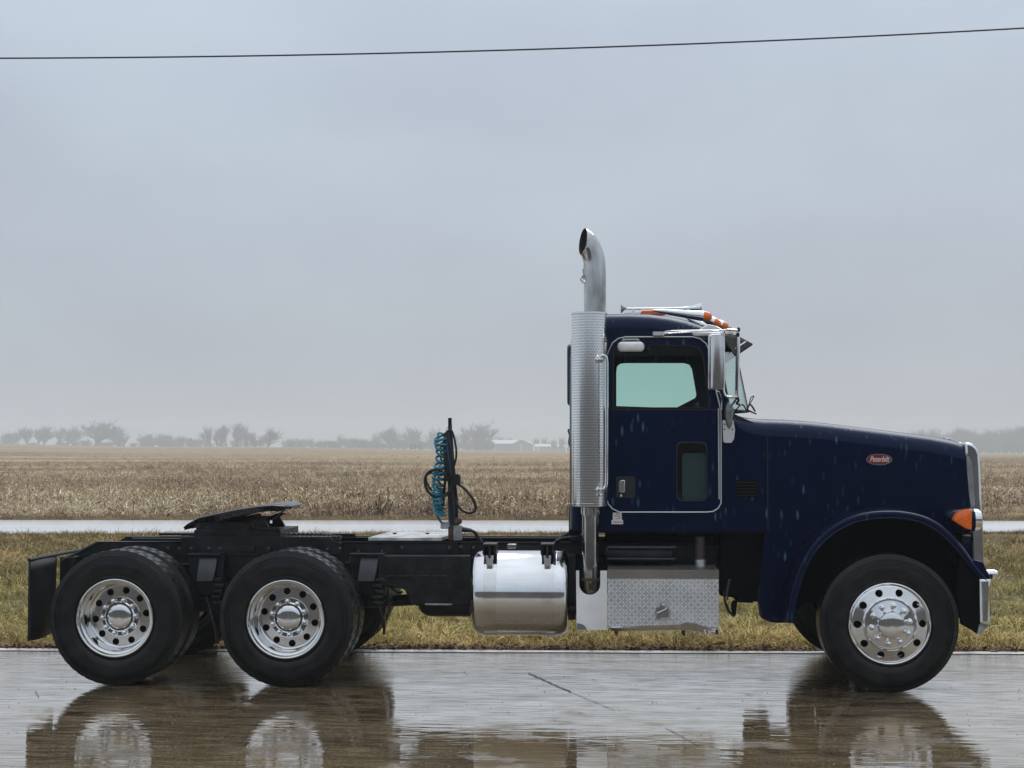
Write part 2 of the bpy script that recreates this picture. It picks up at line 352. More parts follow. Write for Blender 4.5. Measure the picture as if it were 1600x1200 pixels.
def concrete_mat():
    m, t, b0 = node_mat('wet_concrete'); n = t.nodes.new; l = t.links.new
    t.nodes.remove(b0); o = t.nodes['Material Output']
    g = n('ShaderNodeNewGeometry')
    def noise_(s, d=4, st=(1, 1, 1), rot=0):
        mm = n('ShaderNodeMapping'); mm.inputs['Scale'].default_value = st; mm.inputs['Rotation'].default_value = (0, 0, rot); l(g.outputs['Position'], mm.inputs[0])
        q = n('ShaderNodeTexNoise'); q.inputs['Scale'].default_value = s; q.inputs['Detail'].default_value = d; l(mm.outputs[0], q.inputs['Vector']); return q
    big = noise_(.55, 5); fine = noise_(42, 5); broom = noise_(9, 3, (.6, 14, 1), R(32)); rip = noise_(5.5, 3, (.45, 1.5, 1)); mid = noise_(2.2, 4)
    cr1 = n('ShaderNodeValToRGB'); l(big.outputs['Fac'], cr1.inputs[0]); e = cr1.color_ramp.elements
    e[0].position = .3; e[0].color = (.098, .072, .042, 1); e[1].position = .72; e[1].color = (.18, .139, .086, 1)
    cr2 = n('ShaderNodeValToRGB'); l(fine.outputs['Fac'], cr2.inputs[0]); e = cr2.color_ramp.elements
    e[0].position = .3; e[0].color = (.72, .72, .72, 1); e[1].position = .72; e[1].color = (2.1, 2.05, 1.95, 1)
    mu = n('ShaderNodeMix'); mu.data_type = 'RGBA'; mu.blend_type = 'MULTIPLY'; mu.inputs[0].default_value = 1; l(cr1.outputs[0], mu.inputs[6]); l(cr2.outputs[0], mu.inputs[7])
    df = n('ShaderNodeBsdfDiffuse'); l(mu.outputs[2], df.inputs[0])
    # water film thickness: puddled areas are mirror flat, the rest keeps the broomed relief
    wet = n('ShaderNodeMapRange'); l(mid.outputs['Fac'], wet.inputs[0]); wet.inputs[1].default_value = .26; wet.inputs[2].default_value = .46
    spy = n('ShaderNodeSeparateXYZ'); l(g.outputs['Position'], spy.inputs[0])
    ey_ = n('ShaderNodeMath'); ey_.operation = 'MULTIPLY_ADD'; l(big.outputs['Fac'], ey_.inputs[0]); ey_.inputs[1].default_value = 2.2; l(spy.outputs['Y'], ey_.inputs[2])
    em_ = n('ShaderNodeMapRange'); l(ey_.outputs[0], em_.inputs[0]); em_.inputs[1].default_value = .75; em_.inputs[2].default_value = 2.1; em_.inputs[3].default_value = 1.0; em_.inputs[4].default_value = .40
    wm_ = n('ShaderNodeMath'); wm_.operation = 'MULTIPLY'; l(wet.outputs[0], wm_.inputs[0]); l(em_.outputs[0], wm_.inputs[1]); wet = wm_
    sub = n('ShaderNodeMath'); sub.operation = 'SUBTRACT'; sub.inputs[0].default_value = 1.0; l(wet.outputs[0], sub.inputs[1])
    hgt = n('ShaderNodeMath'); hgt.operation = 'MULTIPLY'; l(broom.outputs['Fac'], hgt.inputs[0]); l(sub.outputs[0], hgt.inputs[1])
    sc1 = n('ShaderNodeMath'); sc1.operation = 'MULTIPLY'; sc1.inputs[1].default_value = .30; l(hgt.outputs[0], sc1.inputs[0])
    sc2 = n('ShaderNodeMath'); sc2.operation = 'MULTIPLY_ADD'; sc2.inputs[1].default_value = .42; l(rip.outputs['Fac'], sc2.inputs[0]); l(sc1.outputs[0], sc2.inputs[2])
    bp = n('ShaderNodeBump'); bp.inputs['Strength'].default_value = 1; bp.inputs['Distance'].default_value = .006; l(sc2.outputs[0], bp.inputs['Height'])
    gl = n('ShaderNodeBsdfGlossy'); gl.inputs[0].default_value = (1.0, .97, .93, 1); l(bp.outputs[0], gl.inputs['Normal'])
    rr = n('ShaderNodeMapRange'); l(wet.outputs[0], rr.inputs[0]); rr.inputs[3].default_value = .17; rr.inputs[4].default_value = .045; l(rr.outputs[0], gl.inputs['Roughness'])
    fr = n('ShaderNodeFresnel'); fr.inputs[0].default_value = 1.36; l(bp.outputs[0], fr.inputs['Normal'])
    fm = n('ShaderNodeMath'); fm.operation = 'MULTIPLY'; l(fr.outputs[0], fm.inputs[0]); fm.use_clamp = True
    fv = n('ShaderNodeMapRange'); l(fine.outputs['Fac'], fv.inputs[0]); fv.inputs[1].default_value = .25; fv.inputs[2].default_value = .6; fv.inputs[3].default_value = 1.18; fv.inputs[4].default_value = 1.0
    fv.inputs[3].default_value = 2.75; fv.inputs[4].default_value = 2.35
    stk = noise_(1.6, 6, (.35, 3.2, 1), R(3)); sv = n('ShaderNodeMapRange'); l(stk.outputs['Fac'], sv.inputs[0]); sv.inputs[1].default_value = .30; sv.inputs[2].default_value = .62; sv.inputs[3].default_value = .70; sv.inputs[4].default_value = 1.0
    fw_ = n('ShaderNodeMath'); fw_.operation = 'MULTIPLY'; l(fv.outputs[0], fw_.inputs[0]); l(sv.outputs[0], fw_.inputs[1])
    st2 = noise_(11, 4, (.30, 2.4, 1), R(-2)); s2 = n('ShaderNodeMapRange'); l(st2.outputs['Fac'], s2.inputs[0]); s2.inputs[1].default_value = .34; s2.inputs[2].default_value = .56; s2.inputs[3].default_value = .50; s2.inputs[4].default_value = 1.0
    f3_ = n('ShaderNodeMath'); f3_.operation = 'MULTIPLY'; l(fw_.outputs[0], f3_.inputs[0]); l(s2.outputs[0], f3_.inputs[1]); fw_ = f3_
    dr = n('ShaderNodeMapRange'); l(wet.outputs[0], dr.inputs[0]); dr.inputs[3].default_value = .76; dr.inputs[4].default_value = 1.0
    fx_ = n('ShaderNodeMath'); fx_.operation = 'MULTIPLY'; l(fw_.outputs[0], fx_.inputs[0]); l(dr.outputs[0], fx_.inputs[1]); l(fx_.outputs[0], fm.inputs[1])
    ms = n('ShaderNodeMixShader'); l(fm.outputs[0], ms.inputs[0]); l(df.outputs[0], ms.inputs[1]); l(gl.outputs[0], ms.inputs[2]); l(ms.outputs[0], o.inputs[0])
    return m
CONC = concrete_mat()
# pad: slabs with recessed joints
JX = [P(0, 0, 0)[0]]
pad = MB()
pad.add([(-60, -80, 0), (60, -80, 0), (60, pad_edge(60) - .06, 0), (-60, pad_edge(-60) - .06, 0), (-60, pad_edge(-60) - .06, -.3), (60, pad_edge(60) - .06, -.3)], [(0, 1, 2, 3), (3, 2, 5, 4)])
tag(pad.build('concrete_lot', CONC, smooth=0), kind='structure')
KERBM = mat('pale_slab_edge', (.46, .46, .44), rough=.30, spec=.9, var=.25, vscale=5, bump=.3, bscale=30, col2=(.70, .70, .69))
kb = MB(); n_ = 240
def kf(u, v):
    x = -60 + 120 * u; y = pad_edge(x) - .15 + v * .15 + (.035 if v > .5 else .03) * noise.noise(Vector((x * 2.5, v * 7, 0)))
    return (x, y, .006)
kb.grid(kf, n_, 1); tag(kb.build('slab_edge_strip', KERBM, smooth=0), kind='structure')
# joints (dark filled cracks) lying in the slab
JM = mat('joint_filler', (.018, .017, .015), rough=.4)
def joint(pts, wd, name='slab_joint'):
    j = MB(); vs = []
    for i, (a, b) in enumerate(pts):
        q = pts[min(i + 1, len(pts) - 1)]; p0 = pts[max(i - 1, 0)]; d = Vector((q[0] - p0[0], q[1] - p0[1], 0)).normalized(); nn_ = Vector((-d.y, d.x, 0)) * wd * (.5 + .5 * rnd.random())
        vs += [(a + nn_.x, b + nn_.y, .004), (a - nn_.x, b - nn_.y, .004)]
    j.add(vs, [(2 * i, 2 * i + 1, 2 * i + 3, 2 * i + 2) for i in range(len(pts) - 1)]); tag(j.build(name, JM, smooth=0, fix=False), kind='structure')
def gp(px_, py_): d = ray(px_, py_); t = -CAM.z / d.z; p = CAM + d * t; return (p.x, p.y)
def jline(a, b, n, wob, wd):
    A, B = gp(*a), gp(*b); joint([(A[0] + (B[0] - A[0]) * i / n + wob * (rnd.random() - .5), A[1] + (B[1] - A[1]) * i / n) for i in range(n + 1)], wd)
jline((826, 1052), (893, 1082), 14, .015, .012)
jline((893, 1082), (960, 1110), 12, .010, .004)
jline((1040, 1138), (1092, 1166), 8, .01, .004)
jline((55, 1080), (62, 1090), 6, .03, .004)
jline((1370, 1068), (1640, 1102), 14, .015, .004)

def soil_mat(name, c1, c2, c3, s=1.4):
    m, t, b = node_mat(name); n = t.nodes.new; l = t.links.new; b.inputs['Roughness'].default_value = .85; b.inputs['Specular IOR Level'].default_value = .2
    g = n('ShaderNodeNewGeometry')
    a = n('ShaderNodeTexNoise'); a.inputs['Scale'].default_value = s; a.inputs['Detail'].default_value = 8; a.inputs['Roughness'].default_value = .7; l(g.outputs['Position'], a.inputs['Vector'])
    r = n('ShaderNodeValToRGB'); l(a.outputs['Fac'], r.inputs[0]); e = r.color_ramp.elements
    e[0].position = .32; e[0].color = (*c1, 1); e[1].position = .70; e[1].color = (*c3, 1); k = e.new(.5); k.color = (*c2, 1)
    l(r.outputs[0], b.inputs['Base Color'])
    bp = n('ShaderNodeBump'); bp.inputs['Strength'].default_value = .8; bp.inputs['Distance'].default_value = .05; l(a.outputs['Fac'], bp.inputs['Height']); l(bp.outputs[0], b.inputs['Normal'])
    return m
VSOIL = soil_mat('verge_soil', (.045, .035, .018), (.11, .095, .040), (.19, .16, .075), 2.5)
vg = MB()
def vf(u, v):
    x = -70 + 140 * u; a, b = pad_edge(x), road_near(x); y = a + (b - a) * v; return (x, y, verge_h(x, y))
vg.grid(vf, 280, 60); tag(vg.build('verge_ground', VSOIL, smooth=60), kind='structure')

def road_mat():
    m, t, b = node_mat('wet_pale_road'); n = t.nodes.new; l = t.links.new
    g = n('ShaderNodeNewGeometry'); mm = n('ShaderNodeMapping'); mm.inputs['Scale'].default_value = (.08, 1.6, 1); l(g.outputs['Position'], mm.inputs[0])
    a = n('ShaderNodeTexNoise'); a.inputs['Scale'].default_value = 1.2; a.inputs['Detail'].default_value = 5; l(mm.outputs[0], a.inputs['Vector'])
    r = n('ShaderNodeValToRGB'); l(a.outputs['Fac'], r.inputs[0]); r.color_ramp.elements[0].color = (.55, .55, .54, 1); r.color_ramp.elements[1].color = (.80, .795, .78, 1)
    r.color_ramp.elements[0].position = .3; r.color_ramp.elements[1].position = .65
    l(r.outputs[0], b.inputs['Base Color']); b.inputs['Roughness'].default_value = .28; b.inputs['Specular IOR Level'].default_value = 1.0; b.inputs['Coat Weight'].default_value = .6; b.inputs['Coat Roughness'].default_value = .12
    return m
rd = MB()
rd.grid(lambda u, v: ((x := -260 + 520 * u), road_near(x) + (road_far(x) - road_near(x)) * v, .06 * math.sin(math.pi * v) + .0), 40, 8)
tag(rd.build('country_road', road_mat(), smooth=60), kind='structure')

def field_mat():
    m, t, b = node_mat('harvested_field'); n = t.nodes.new; l = t.links.new; b.inputs['Roughness'].default_value = .9; b.inputs['Specular IOR Level'].default_value = .1
    g = n('ShaderNodeNewGeometry')
    def noise_(s, d, st, rot=0):
        mm = n('ShaderNodeMapping'); mm.inputs['Scale'].default_value = st; mm.inputs['Rotation'].default_value = (0, 0, rot); l(g.outputs['Position'], mm.inputs[0])
        q = n('ShaderNodeTexNoise'); q.inputs['Scale'].default_value = s; q.inputs['Detail'].default_value = d; q.inputs['Roughness'].default_value = .65; l(mm.outputs[0], q.inputs['Vector']); return q
    a = noise_(.6, 8, (1, .35, 1)); c = noise_(.012, 3, (.5, 3.0, 1), R(6)); rows = noise_(.25, 4, (.12, 1.1, 1), R(-4))
    r = n('ShaderNodeValToRGB'); l(a.outputs['Fac'], r.inputs[0]); e = r.color_ramp.elements
    e[0].position = .33; e[0].color = (0.132, 0.090, 0.052, 1); e[1].position = .68; e[1].color = (0.401, 0.310, 0.192, 1); k = e.new(.5); k.color = (0.229, 0.166, 0.095, 1)
    r2 = n('ShaderNodeValToRGB'); l(c.outputs['Fac'], r2.inputs[0]); e = r2.color_ramp.elements
    e[0].position = .40; e[0].color = (.78, .76, .74, 1); e[1].position = .60; e[1].color = (1.6, 1.56, 1.48, 1)
    r3 = n('ShaderNodeValToRGB'); l(rows.outputs['Fac'], r3.inputs[0]); e = r3.color_ramp.elements
    e[0].position = .35; e[0].color = (.80, .80, .80, 1); e[1].position = .66; e[1].color = (1.25, 1.25, 1.22, 1)
    m1 = n('ShaderNodeMix'); m1.data_type = 'RGBA'; m1.blend_type = 'MULTIPLY'; m1.inputs[0].default_value = 1; l(r.outputs[0], m1.inputs[6]); l(r2.outputs[0], m1.inputs[7])
    m2 = n('ShaderNodeMix'); m2.data_type = 'RGBA'; m2.blend_type = 'MULTIPLY'; m2.inputs[0].default_value = 1; l(m1.outputs[2], m2.inputs[6]); l(r3.outputs[0], m2.inputs[7])
    l(m2.outputs[2], b.inputs['Base Color'])
    return m
fd = MB(); NU, NV = 150, 120
def ff(u, v):
    y0 = 29; d = (2200 / 29) ** v * 29; x = (-1 + 2 * u) * (90 + d * .52); y = d + (road_far(x) - 29) * max(0, 1 - v * 8); return (x, y, field_h(x, y) + (0 if v > 0 else -.0))
fd.grid(ff, NU, NV); tag(fd.build('stubble_field', field_mat(), smooth=80, fix=False), kind='structure')
# ground behind and beside
bk = MB(); bk.add([(-700, -135, -.02), (700, -135, -.02), (700, -79.9, -.02), (-700, -79.9, -.02), (-700, road_near(-700), -.35), (-60, road_near(-60), -.02), (-60, -79.9, -.02), (60, -79.9, -.02), (60, road_near(60), -.02), (700, road_near(700), -.35)],
                  [(0, 1, 2, 3), (3, 6, 5, 4), (7, 2, 9, 8)])
tag(bk.build('gravel_ground', soil_mat('wet_gravel', (.06, .05, .04), (.10, .085, .068), (.16, .14, .115), 3), smooth=0), kind='structure')

# ------------------------------------------------------------------ scatter: grass, stubble (geometry-node instances, one stuff object each)
def leafmat(name, ramp, s=.5, ystops=None, rough=.7, wobble=1.0):
    m, t, b = node_mat(name); n = t.nodes.new; l = t.links.new; b.inputs['Roughness'].default_value = rough; b.inputs['Specular IOR Level'].default_value = .25
    g = n('ShaderNodeNewGeometry'); oi = n('ShaderNodeObjectInfo')
    q = n('ShaderNodeTexNoise'); q.inputs['Scale'].default_value = s; q.inputs['Detail'].default_value = 4; l(g.outputs['Position'], q.inputs['Vector'])
    sp = n('ShaderNodeSeparateXYZ'); l(g.outputs['Position'], sp.inputs[0])
    ri = n('ShaderNodeMath'); ri.operation = 'MULTIPLY_ADD'; l(g.outputs['Random Per Island'], ri.inputs[0]); ri.inputs[1].default_value = .46; ri.inputs[2].default_value = -.23
    ad = n('ShaderNodeMath'); ad.operation = 'ADD'; l(q.outputs['Fac'], ad.inputs[0]); l(ri.outputs[0], ad.inputs[1])
    o2 = n('ShaderNodeMath'); o2.operation = 'MULTIPLY_ADD'; l(oi.outputs['Random'], o2.inputs[0]); o2.inputs[1].default_value = .12; l(ad.outputs[0], o2.inputs[2])
    r = n('ShaderNodeValToRGB'); l(o2.outputs[0], r.inputs[0]); e = r.color_ramp.elements
    e[0].position = ramp[0][0]; e[0].color = (*ramp[0][1], 1); e[1].position = ramp[-1][0]; e[1].color = (*ramp[-1][1], 1)
    for p_, c_ in ramp[1:-1]: k = e.new(p_); k.color = (*c_, 1)
    src = r.outputs[0]
    if ystops:
        # second ramp for the straw strip next to the slab and the browner bank by the road
        yn = n('ShaderNodeMath'); yn.operation = 'MULTIPLY_ADD'; l(q.outputs['Fac'], yn.inputs[0]); yn.inputs[1].default_value = 2.2 * wobble; l(sp.outputs['Y'], yn.inputs[2])
        mr = n('ShaderNodeMapRange'); l(yn.outputs[0], mr.inputs[0]); mr.inputs[1].default_value = 0; mr.inputs[2].default_value = 26
        r2 = n('ShaderNodeValToRGB'); l(mr.outputs[0], r2.inputs[0]); e = r2.color_ramp.elements
        e[0].position = ystops[0][0]; e[0].color = (*ystops[0][1], 1); e[1].position = ystops[-1][0]; e[1].color = (*ystops[-1][1], 1)
        for p_, c_ in ystops[1:-1]: k = e.new(p_); k.color = (*c_, 1)
        mm = n('ShaderNodeMix'); mm.data_type = 'RGBA'; mm.blend_type = 'MULTIPLY'; mm.inputs[0].default_value = 1; l(r.outputs[0], mm.inputs[6]); l(r2.outputs[0], mm.inputs[7]); src = mm.outputs[2]
    l(src, b.inputs['Base Color'])
    return m

def ribbon(mb, p, az, ln, wd, lift, curl, seg=3, twist=0):
    """a bent blade: starts at p, leaves at elevation lift and curls over"""
    el = lift; q = Vector(p); vs = []; sd = Vector((-math.sin(az + twist), math.cos(az + twist), 0))
    for i in range(seg + 1):
        ww = wd * (1 - i / seg) ** .7 if i < seg else 0
        vs += [tuple(q + sd * ww)] + ([tuple(q - sd * ww)] if i < seg else [])
        d = Vector((math.cos(az) * math.cos(el), math.sin(az) * math.cos(el), math.sin(el))); q = q + d * ln / seg; el -= curl / seg
    fs = [(2 * i, 2 * i + 1, 2 * i + 3, 2 * i + 2) for i in range(seg - 1)] + [(2 * seg - 2, 2 * seg - 1, 2 * seg)]
    mb.add(vs, fs)

def gscatter(name, protos, pts, rots, scl, idx, kind='stuff'):
    """pts/rots/scl/idx: arrays; protos: meshes"""
    col = bpy.data.collections.new(name + '_sources')
    for i, me in enumerate(protos):
        o = bpy.data.objects.new(f'{name}_source_{i:02d}', me); col.objects.link(o)
    me = bpy.data.meshes.new(name); me.from_pydata([tuple(p) for p in pts], [], [])
    a = me.attributes.new('rot', 'FLOAT_VECTOR', 'POINT'); a.data.foreach_set('vector', np.asarray(rots, dtype=np.float32).ravel())
    a = me.attributes.new('scl', 'FLOAT', 'POINT'); a.data.foreach_set('value', np.asarray(scl, dtype=np.float32))
    a = me.attributes.new('idx', 'INT', 'POINT'); a.data.foreach_set('value', np.asarray(idx, dtype=np.int32))
    me.materials.append(protos[0].materials[0])
    o = bpy.data.objects.new(name, me); sc.collection.objects.link(o)
    ng = bpy.data.node_groups.new(name, 'GeometryNodeTree')
    ng.interface.new_socket('Geometry', in_out='INPUT', socket_type='NodeSocketGeometry'); ng.interface.new_socket('Geometry', in_out='OUTPUT', socket_type='NodeSocketGeometry')
    gi = ng.nodes.new('NodeGroupInput'); go = ng.nodes.new('NodeGroupOutput'); iop = ng.nodes.new('GeometryNodeInstanceOnPoints'); ci = ng.nodes.new('GeometryNodeCollectionInfo')
    ci.inputs['Collection'].default_value = col; ci.inputs['Separate Children'].default_value = True; ci.inputs['Reset Children'].default_value = True
    iop.inputs['Pick Instance'].default_value = True
    def na(nm, ty): q = ng.nodes.new('GeometryNodeInputNamedAttribute'); q.data_type = ty; q.inputs['Name'].default_value = nm; return q.outputs[0]
    k = ng.links.new; k(gi.outputs[0], iop.inputs['Points']); k(ci.outputs[0], iop.inputs['Instance'])
    k(na('idx', 'INT'), iop.inputs['Instance Index']); k(na('rot', 'FLOAT_VECTOR'), iop.inputs['Rotation']); k(na('scl', 'FLOAT'), iop.inputs['Scale']); k(iop.outputs[0], go.inputs[0])
    md = o.modifiers.new('scatter', 'NODES'); md.node_group = ng
    tag(o, kind=kind); return o

GRASSM = leafmat('verge_grass', [(.30, (0.130, 0.098, 0.048)), (.42, (0.213, 0.184, 0.068)), (.52, (0.314, 0.274, 0.105)), (.62, (0.482, 0.379, 0.184)), (.78, (0.742, 0.581, 0.369))], s=.9,
                 ystops=[(.0, (1.0, .95, .85)), (.085, (1.55, 1.38, 1.15)), (.13, (1.35, 1.22, .95)), (.20, (1.08, 1.06, .74)), (.45, (.98, 1.0, .64)), (.66, (.95, .88, .70)), (.90, (1.0, .86, .72))])
def grass_clump(seed, nb, rad, hmin, hmax, lay=.5):
    r_ = random.Random(seed); mb = MB()
    for _ in range(nb):
        a = r_.random() * 6.283; q = rad * r_.random() ** .6
        ribbon(mb, (q * math.cos(a), q * math.sin(a), -.01), r_.random() * 6.283, r_.uniform(hmin, hmax), r_.uniform(.0024, .0068), r_.uniform(.35, 1.5), r_.uniform(.5, 2.2) * (1 + lay), 4, r_.uniform(-.8, .8))
    return mb.mesh('grass_clump', GRASSM, smooth=0, fix=False)
gprot = [grass_clump(i, 30, .12, .10, .26) for i in range(5)] + [grass_clump(20 + i, 26, .09, .24, .46, .8) for i in range(3)]
pts = []; rots = []; scl = []; idx = []
rs = np.random.RandomState(3)
for y_band, dens in ((0, 95), (1, 62), (2, 44), (4, 32), (8, 24), (14, 20)):
    nxt = {0: 1, 1: 2, 2: 4, 4: 8, 8: 14, 14: 24}[y_band]
    dmax = 14.4 + nxt; wdt = dmax * .36 + 3.0; n_ = int(2 * wdt * (nxt - y_band) * dens)
    for _ in range(n_):
        x = rs.uniform(-wdt - .6, wdt + .2) - .0625 * (dmax); yy = rs.uniform(y_band, nxt); y = pad_edge(x) + yy
        if y > road_near(x) - .05: continue
        nv = noise.noise(Vector((x * .8, y * .8, 3))) * .5 + .5
        if yy < .16 + .10 * noise.noise(Vector((x * 3, 0, 5))) and rs.rand() < .82: continue
        s = rs.uniform(.45, 1.05) * (.42 + .95 * nv) * (.42 + .58 * sstep(yy / .9)) * (1 if yy < 14 else .8)
        pts.append((x, y, verge_h(x, y))); rots.append((rs.normal(0, .18), rs.normal(0, .18), rs.uniform(0, 6.28))); scl.append(s); idx.append(rs.randint(0, 5) if rs.rand() < (.7 if yy > 4 else .45) else rs.randint(5, 8))
for _ in range(9000):                      # thinner cover on the rest of the bank, out past both sides
    x = rs.uniform(8, 30) * (1 if rs.rand() < .5 else -1) - 1; y = pad_edge(x) + rs.uniform(.2, 19)
    if y > road_near(x) - .1: continue
    pts.append((x, y, verge_h(x, y))); rots.append((rs.normal(0, .18), rs.normal(0, .18), rs.uniform(0, 6.28))); scl.append(rs.uniform(1.0, 1.8)); idx.append(rs.randint(0, 5))
print('grass', len(pts))
tag(gscatter('verge_grass', gprot, pts, rots, scl, idx), 'matted olive and straw grass on the bank between lot and road', 'grass')

STRAW = leafmat('corn_stubble', [(.26, (0.098, 0.060, 0.035)), (.42, (0.208, 0.136, 0.078)), (.55, (0.358, 0.254, 0.153)), (.70, (0.600, 0.467, 0.306)), (.88, (0.782, 0.762, 0.542))], s=.075)
def corn_clump(seed):
    r_ = random.Random(seed); mb = MB()
    for _ in range(3):
        x, y = r_.uniform(-.35, .35), r_.uniform(-.3, .3); h = r_.uniform(.25, .62); lx, ly = r_.gauss(0, .10), r_.gauss(0, .10)
        mb.tube([(x, y, -.02), (x + lx * .4, y + ly * .4, h * .5), (x + lx, y + ly, h)], [.013, .011, .008], 4)
        for k in range(r_.randint(2, 4)):
            t = r_.uniform(.2, 1); ribbon(mb, (x + lx * t, y + ly * t, h * t), r_.random() * 6.28, r_.uniform(.18, .5), r_.uniform(.012, .030), r_.uniform(.0, 1.1), r_.uniform(1.2, 3.0), 4, r_.uniform(-1, 1))
    for _ in range(13):
        ribbon(mb, (r_.uniform(-.4, .4), r_.uniform(-.4, .4), r_.uniform(.03, .28)), r_.random() * 6.28, r_.uniform(.15, .5), r_.uniform(.012, .034), r_.uniform(-.1, .7), r_.uniform(-.3, 1.6), 3, r_.uniform(-1.2, 1.2))
    return mb.mesh('corn_clump', STRAW, smooth=0, fix=False)
cprot = [corn_clump(40 + i) for i in range(8)]
pts = []; rots = []; scl = []; idx = []
for d0, d1, dens in ((0.35, 8, 5.0), (8, 20, 4.0), (20, 45, 2.6), (45, 90, 1.3), (90, 170, .55), (170, 330, .16)):
    wdt = (41 + d1) * .345 + 1.5; n_ = int(2 * wdt * (d1 - d0) * dens)
    for _ in range(n_):
        u = rs.uniform(-wdt, wdt); dy = rs.uniform(d0, d1); x = u - .0625 * (41 + dy); y = road_far(x) + dy
        if dy < 1.5 and rs.rand() < .55: continue
        lay = max(0, min(1, noise.noise(Vector((x * .030 + y * .02, y * .11, 9))) * 1.5 + .5))
        if rs.rand() < .45 * (1 - lay): continue
        s = rs.uniform(.65, 1.1) * (.5 + .75 * lay) * (.82 - .34 * sstep((dy - 30) / 260)) * (.45 + .55 * sstep(dy / 1.6))
        pts.append((x, y, field_h(x, y))); rots.append((rs.normal(0, .12), rs.normal(0, .12), rs.uniform(0, 6.28))); scl.append(s); idx.append(rs.randint(0, 8))
print('corn', len(pts))
tag(gscatter('corn_stubble', cprot, pts, rots, scl, idx), 'broken pale corn stalks and leaves left on the harvested field', 'corn stubble')
# dry low grass along the far road shoulder
sprot = [grass_clump(60 + i, 30, .16, .10, .24) for i in range(3)]
for me in sprot: me.materials[0] = leafmat('shoulder_grass', [(.3, (.16, .10, .05)), (.5, (.26, .18, .09)), (.75, (.40, .31, .17))], s=.8) if me is sprot[0] else sprot[0].materials[0]
pts = []; rots = []; scl = []; idx = []
for _ in range(5200):
    x = rs.uniform(-22, 17); y = road_far(x) + rs.uniform(-.05, 1.5); pts.append((x, y, .0)); rots.append((0, 0, rs.uniform(0, 6.28))); scl.append(rs.uniform(.5, 1.1)); idx.append(rs.randint(0, 3))
for _ in range(1400):
    x = rs.uniform(-19, 15); y = road_near(x) - rs.uniform(-.10, .45); pts.append((x, y, -.02)); rots.append((0, 0, rs.uniform(0, 6.28))); scl.append(rs.uniform(.4, 1.0)); idx.append(rs.randint(0, 3))
tag(gscatter('shoulder_grass', sprot, pts, rots, scl, idx), 'short brown grass along both shoulders of the road', 'grass')
# fallen leaves and grit along the slab edge and on the concrete
LEAFM = leafmat('fallen_leaves', [(.3, (.030, .017, .010)), (.5, (.07, .030, .014)), (.62, (.14, .055, .022)), (.8, (.24, .17, .09))], s=3)
lp = []
for i in range(4):
    mb = MB(); r_ = random.Random(i)
    for _ in range(5):
        x, y, a = r_.uniform(-.05, .05), r_.uniform(-.05, .05), r_.random() * 6.28; s = r_.uniform(.008, .022)
        mb.add([(x + s * math.cos(a + q) * k_, y + s * math.sin(a + q) * k_, .004 + r_.random() * .012) for q, k_ in ((0, 1.4), (1.2, .7), (2.3, .8), (3.14, 1.2), (4.1, .7), (5.2, .8))], [(0, 1, 2, 3, 4, 5)])
    lp.append(mb.mesh('leaf_litter', LEAFM, smooth=0, fix=False))
pts = []; rots = []; scl = []; idx = []
for _ in range(2600):
    x = rs.uniform(-6.5, 6); y = pad_edge(x) + abs(rs.normal(0, .13)) * 1.3 + .02; pts.append((x, y, verge_h(x, y) + .015)); rots.append((rs.normal(0, .3), rs.normal(0, .3), rs.uniform(0, 6.28))); scl.append(rs.uniform(.5, 1.3)); idx.append(rs.randint(0, 4))
tag(gscatter('fallen_leaves', lp, pts, rots, scl, idx), 'dark leaf litter and clods lying along the slab edge', 'leaf litter')
PEB = mat('grit', (.05, .045, .038), rough=.5, var=.6, vscale=3, col2=(.28, .25, .21))
pb = MB()
for _ in range(700):
    x = rs.uniform(-5, 5); y = rs.uniform(-4.2, 1.0); s = rs.uniform(.0018, .0055) * (1.6 if rs.rand() < .06 else 1)
    pb.add([(x - s, y, .0), (x, y - s, .0), (x + s, y, .0), (x, y + s, .0), (x, y, s * 1.1)], [(0, 1, 4), (1, 2, 4), (2, 3, 4), (3, 0, 4)])
tag(pb.build('grit_debris', PEB, smooth=0, fix=False), 'small grit and wet specks scattered over the concrete', 'grit', kind='stuff')

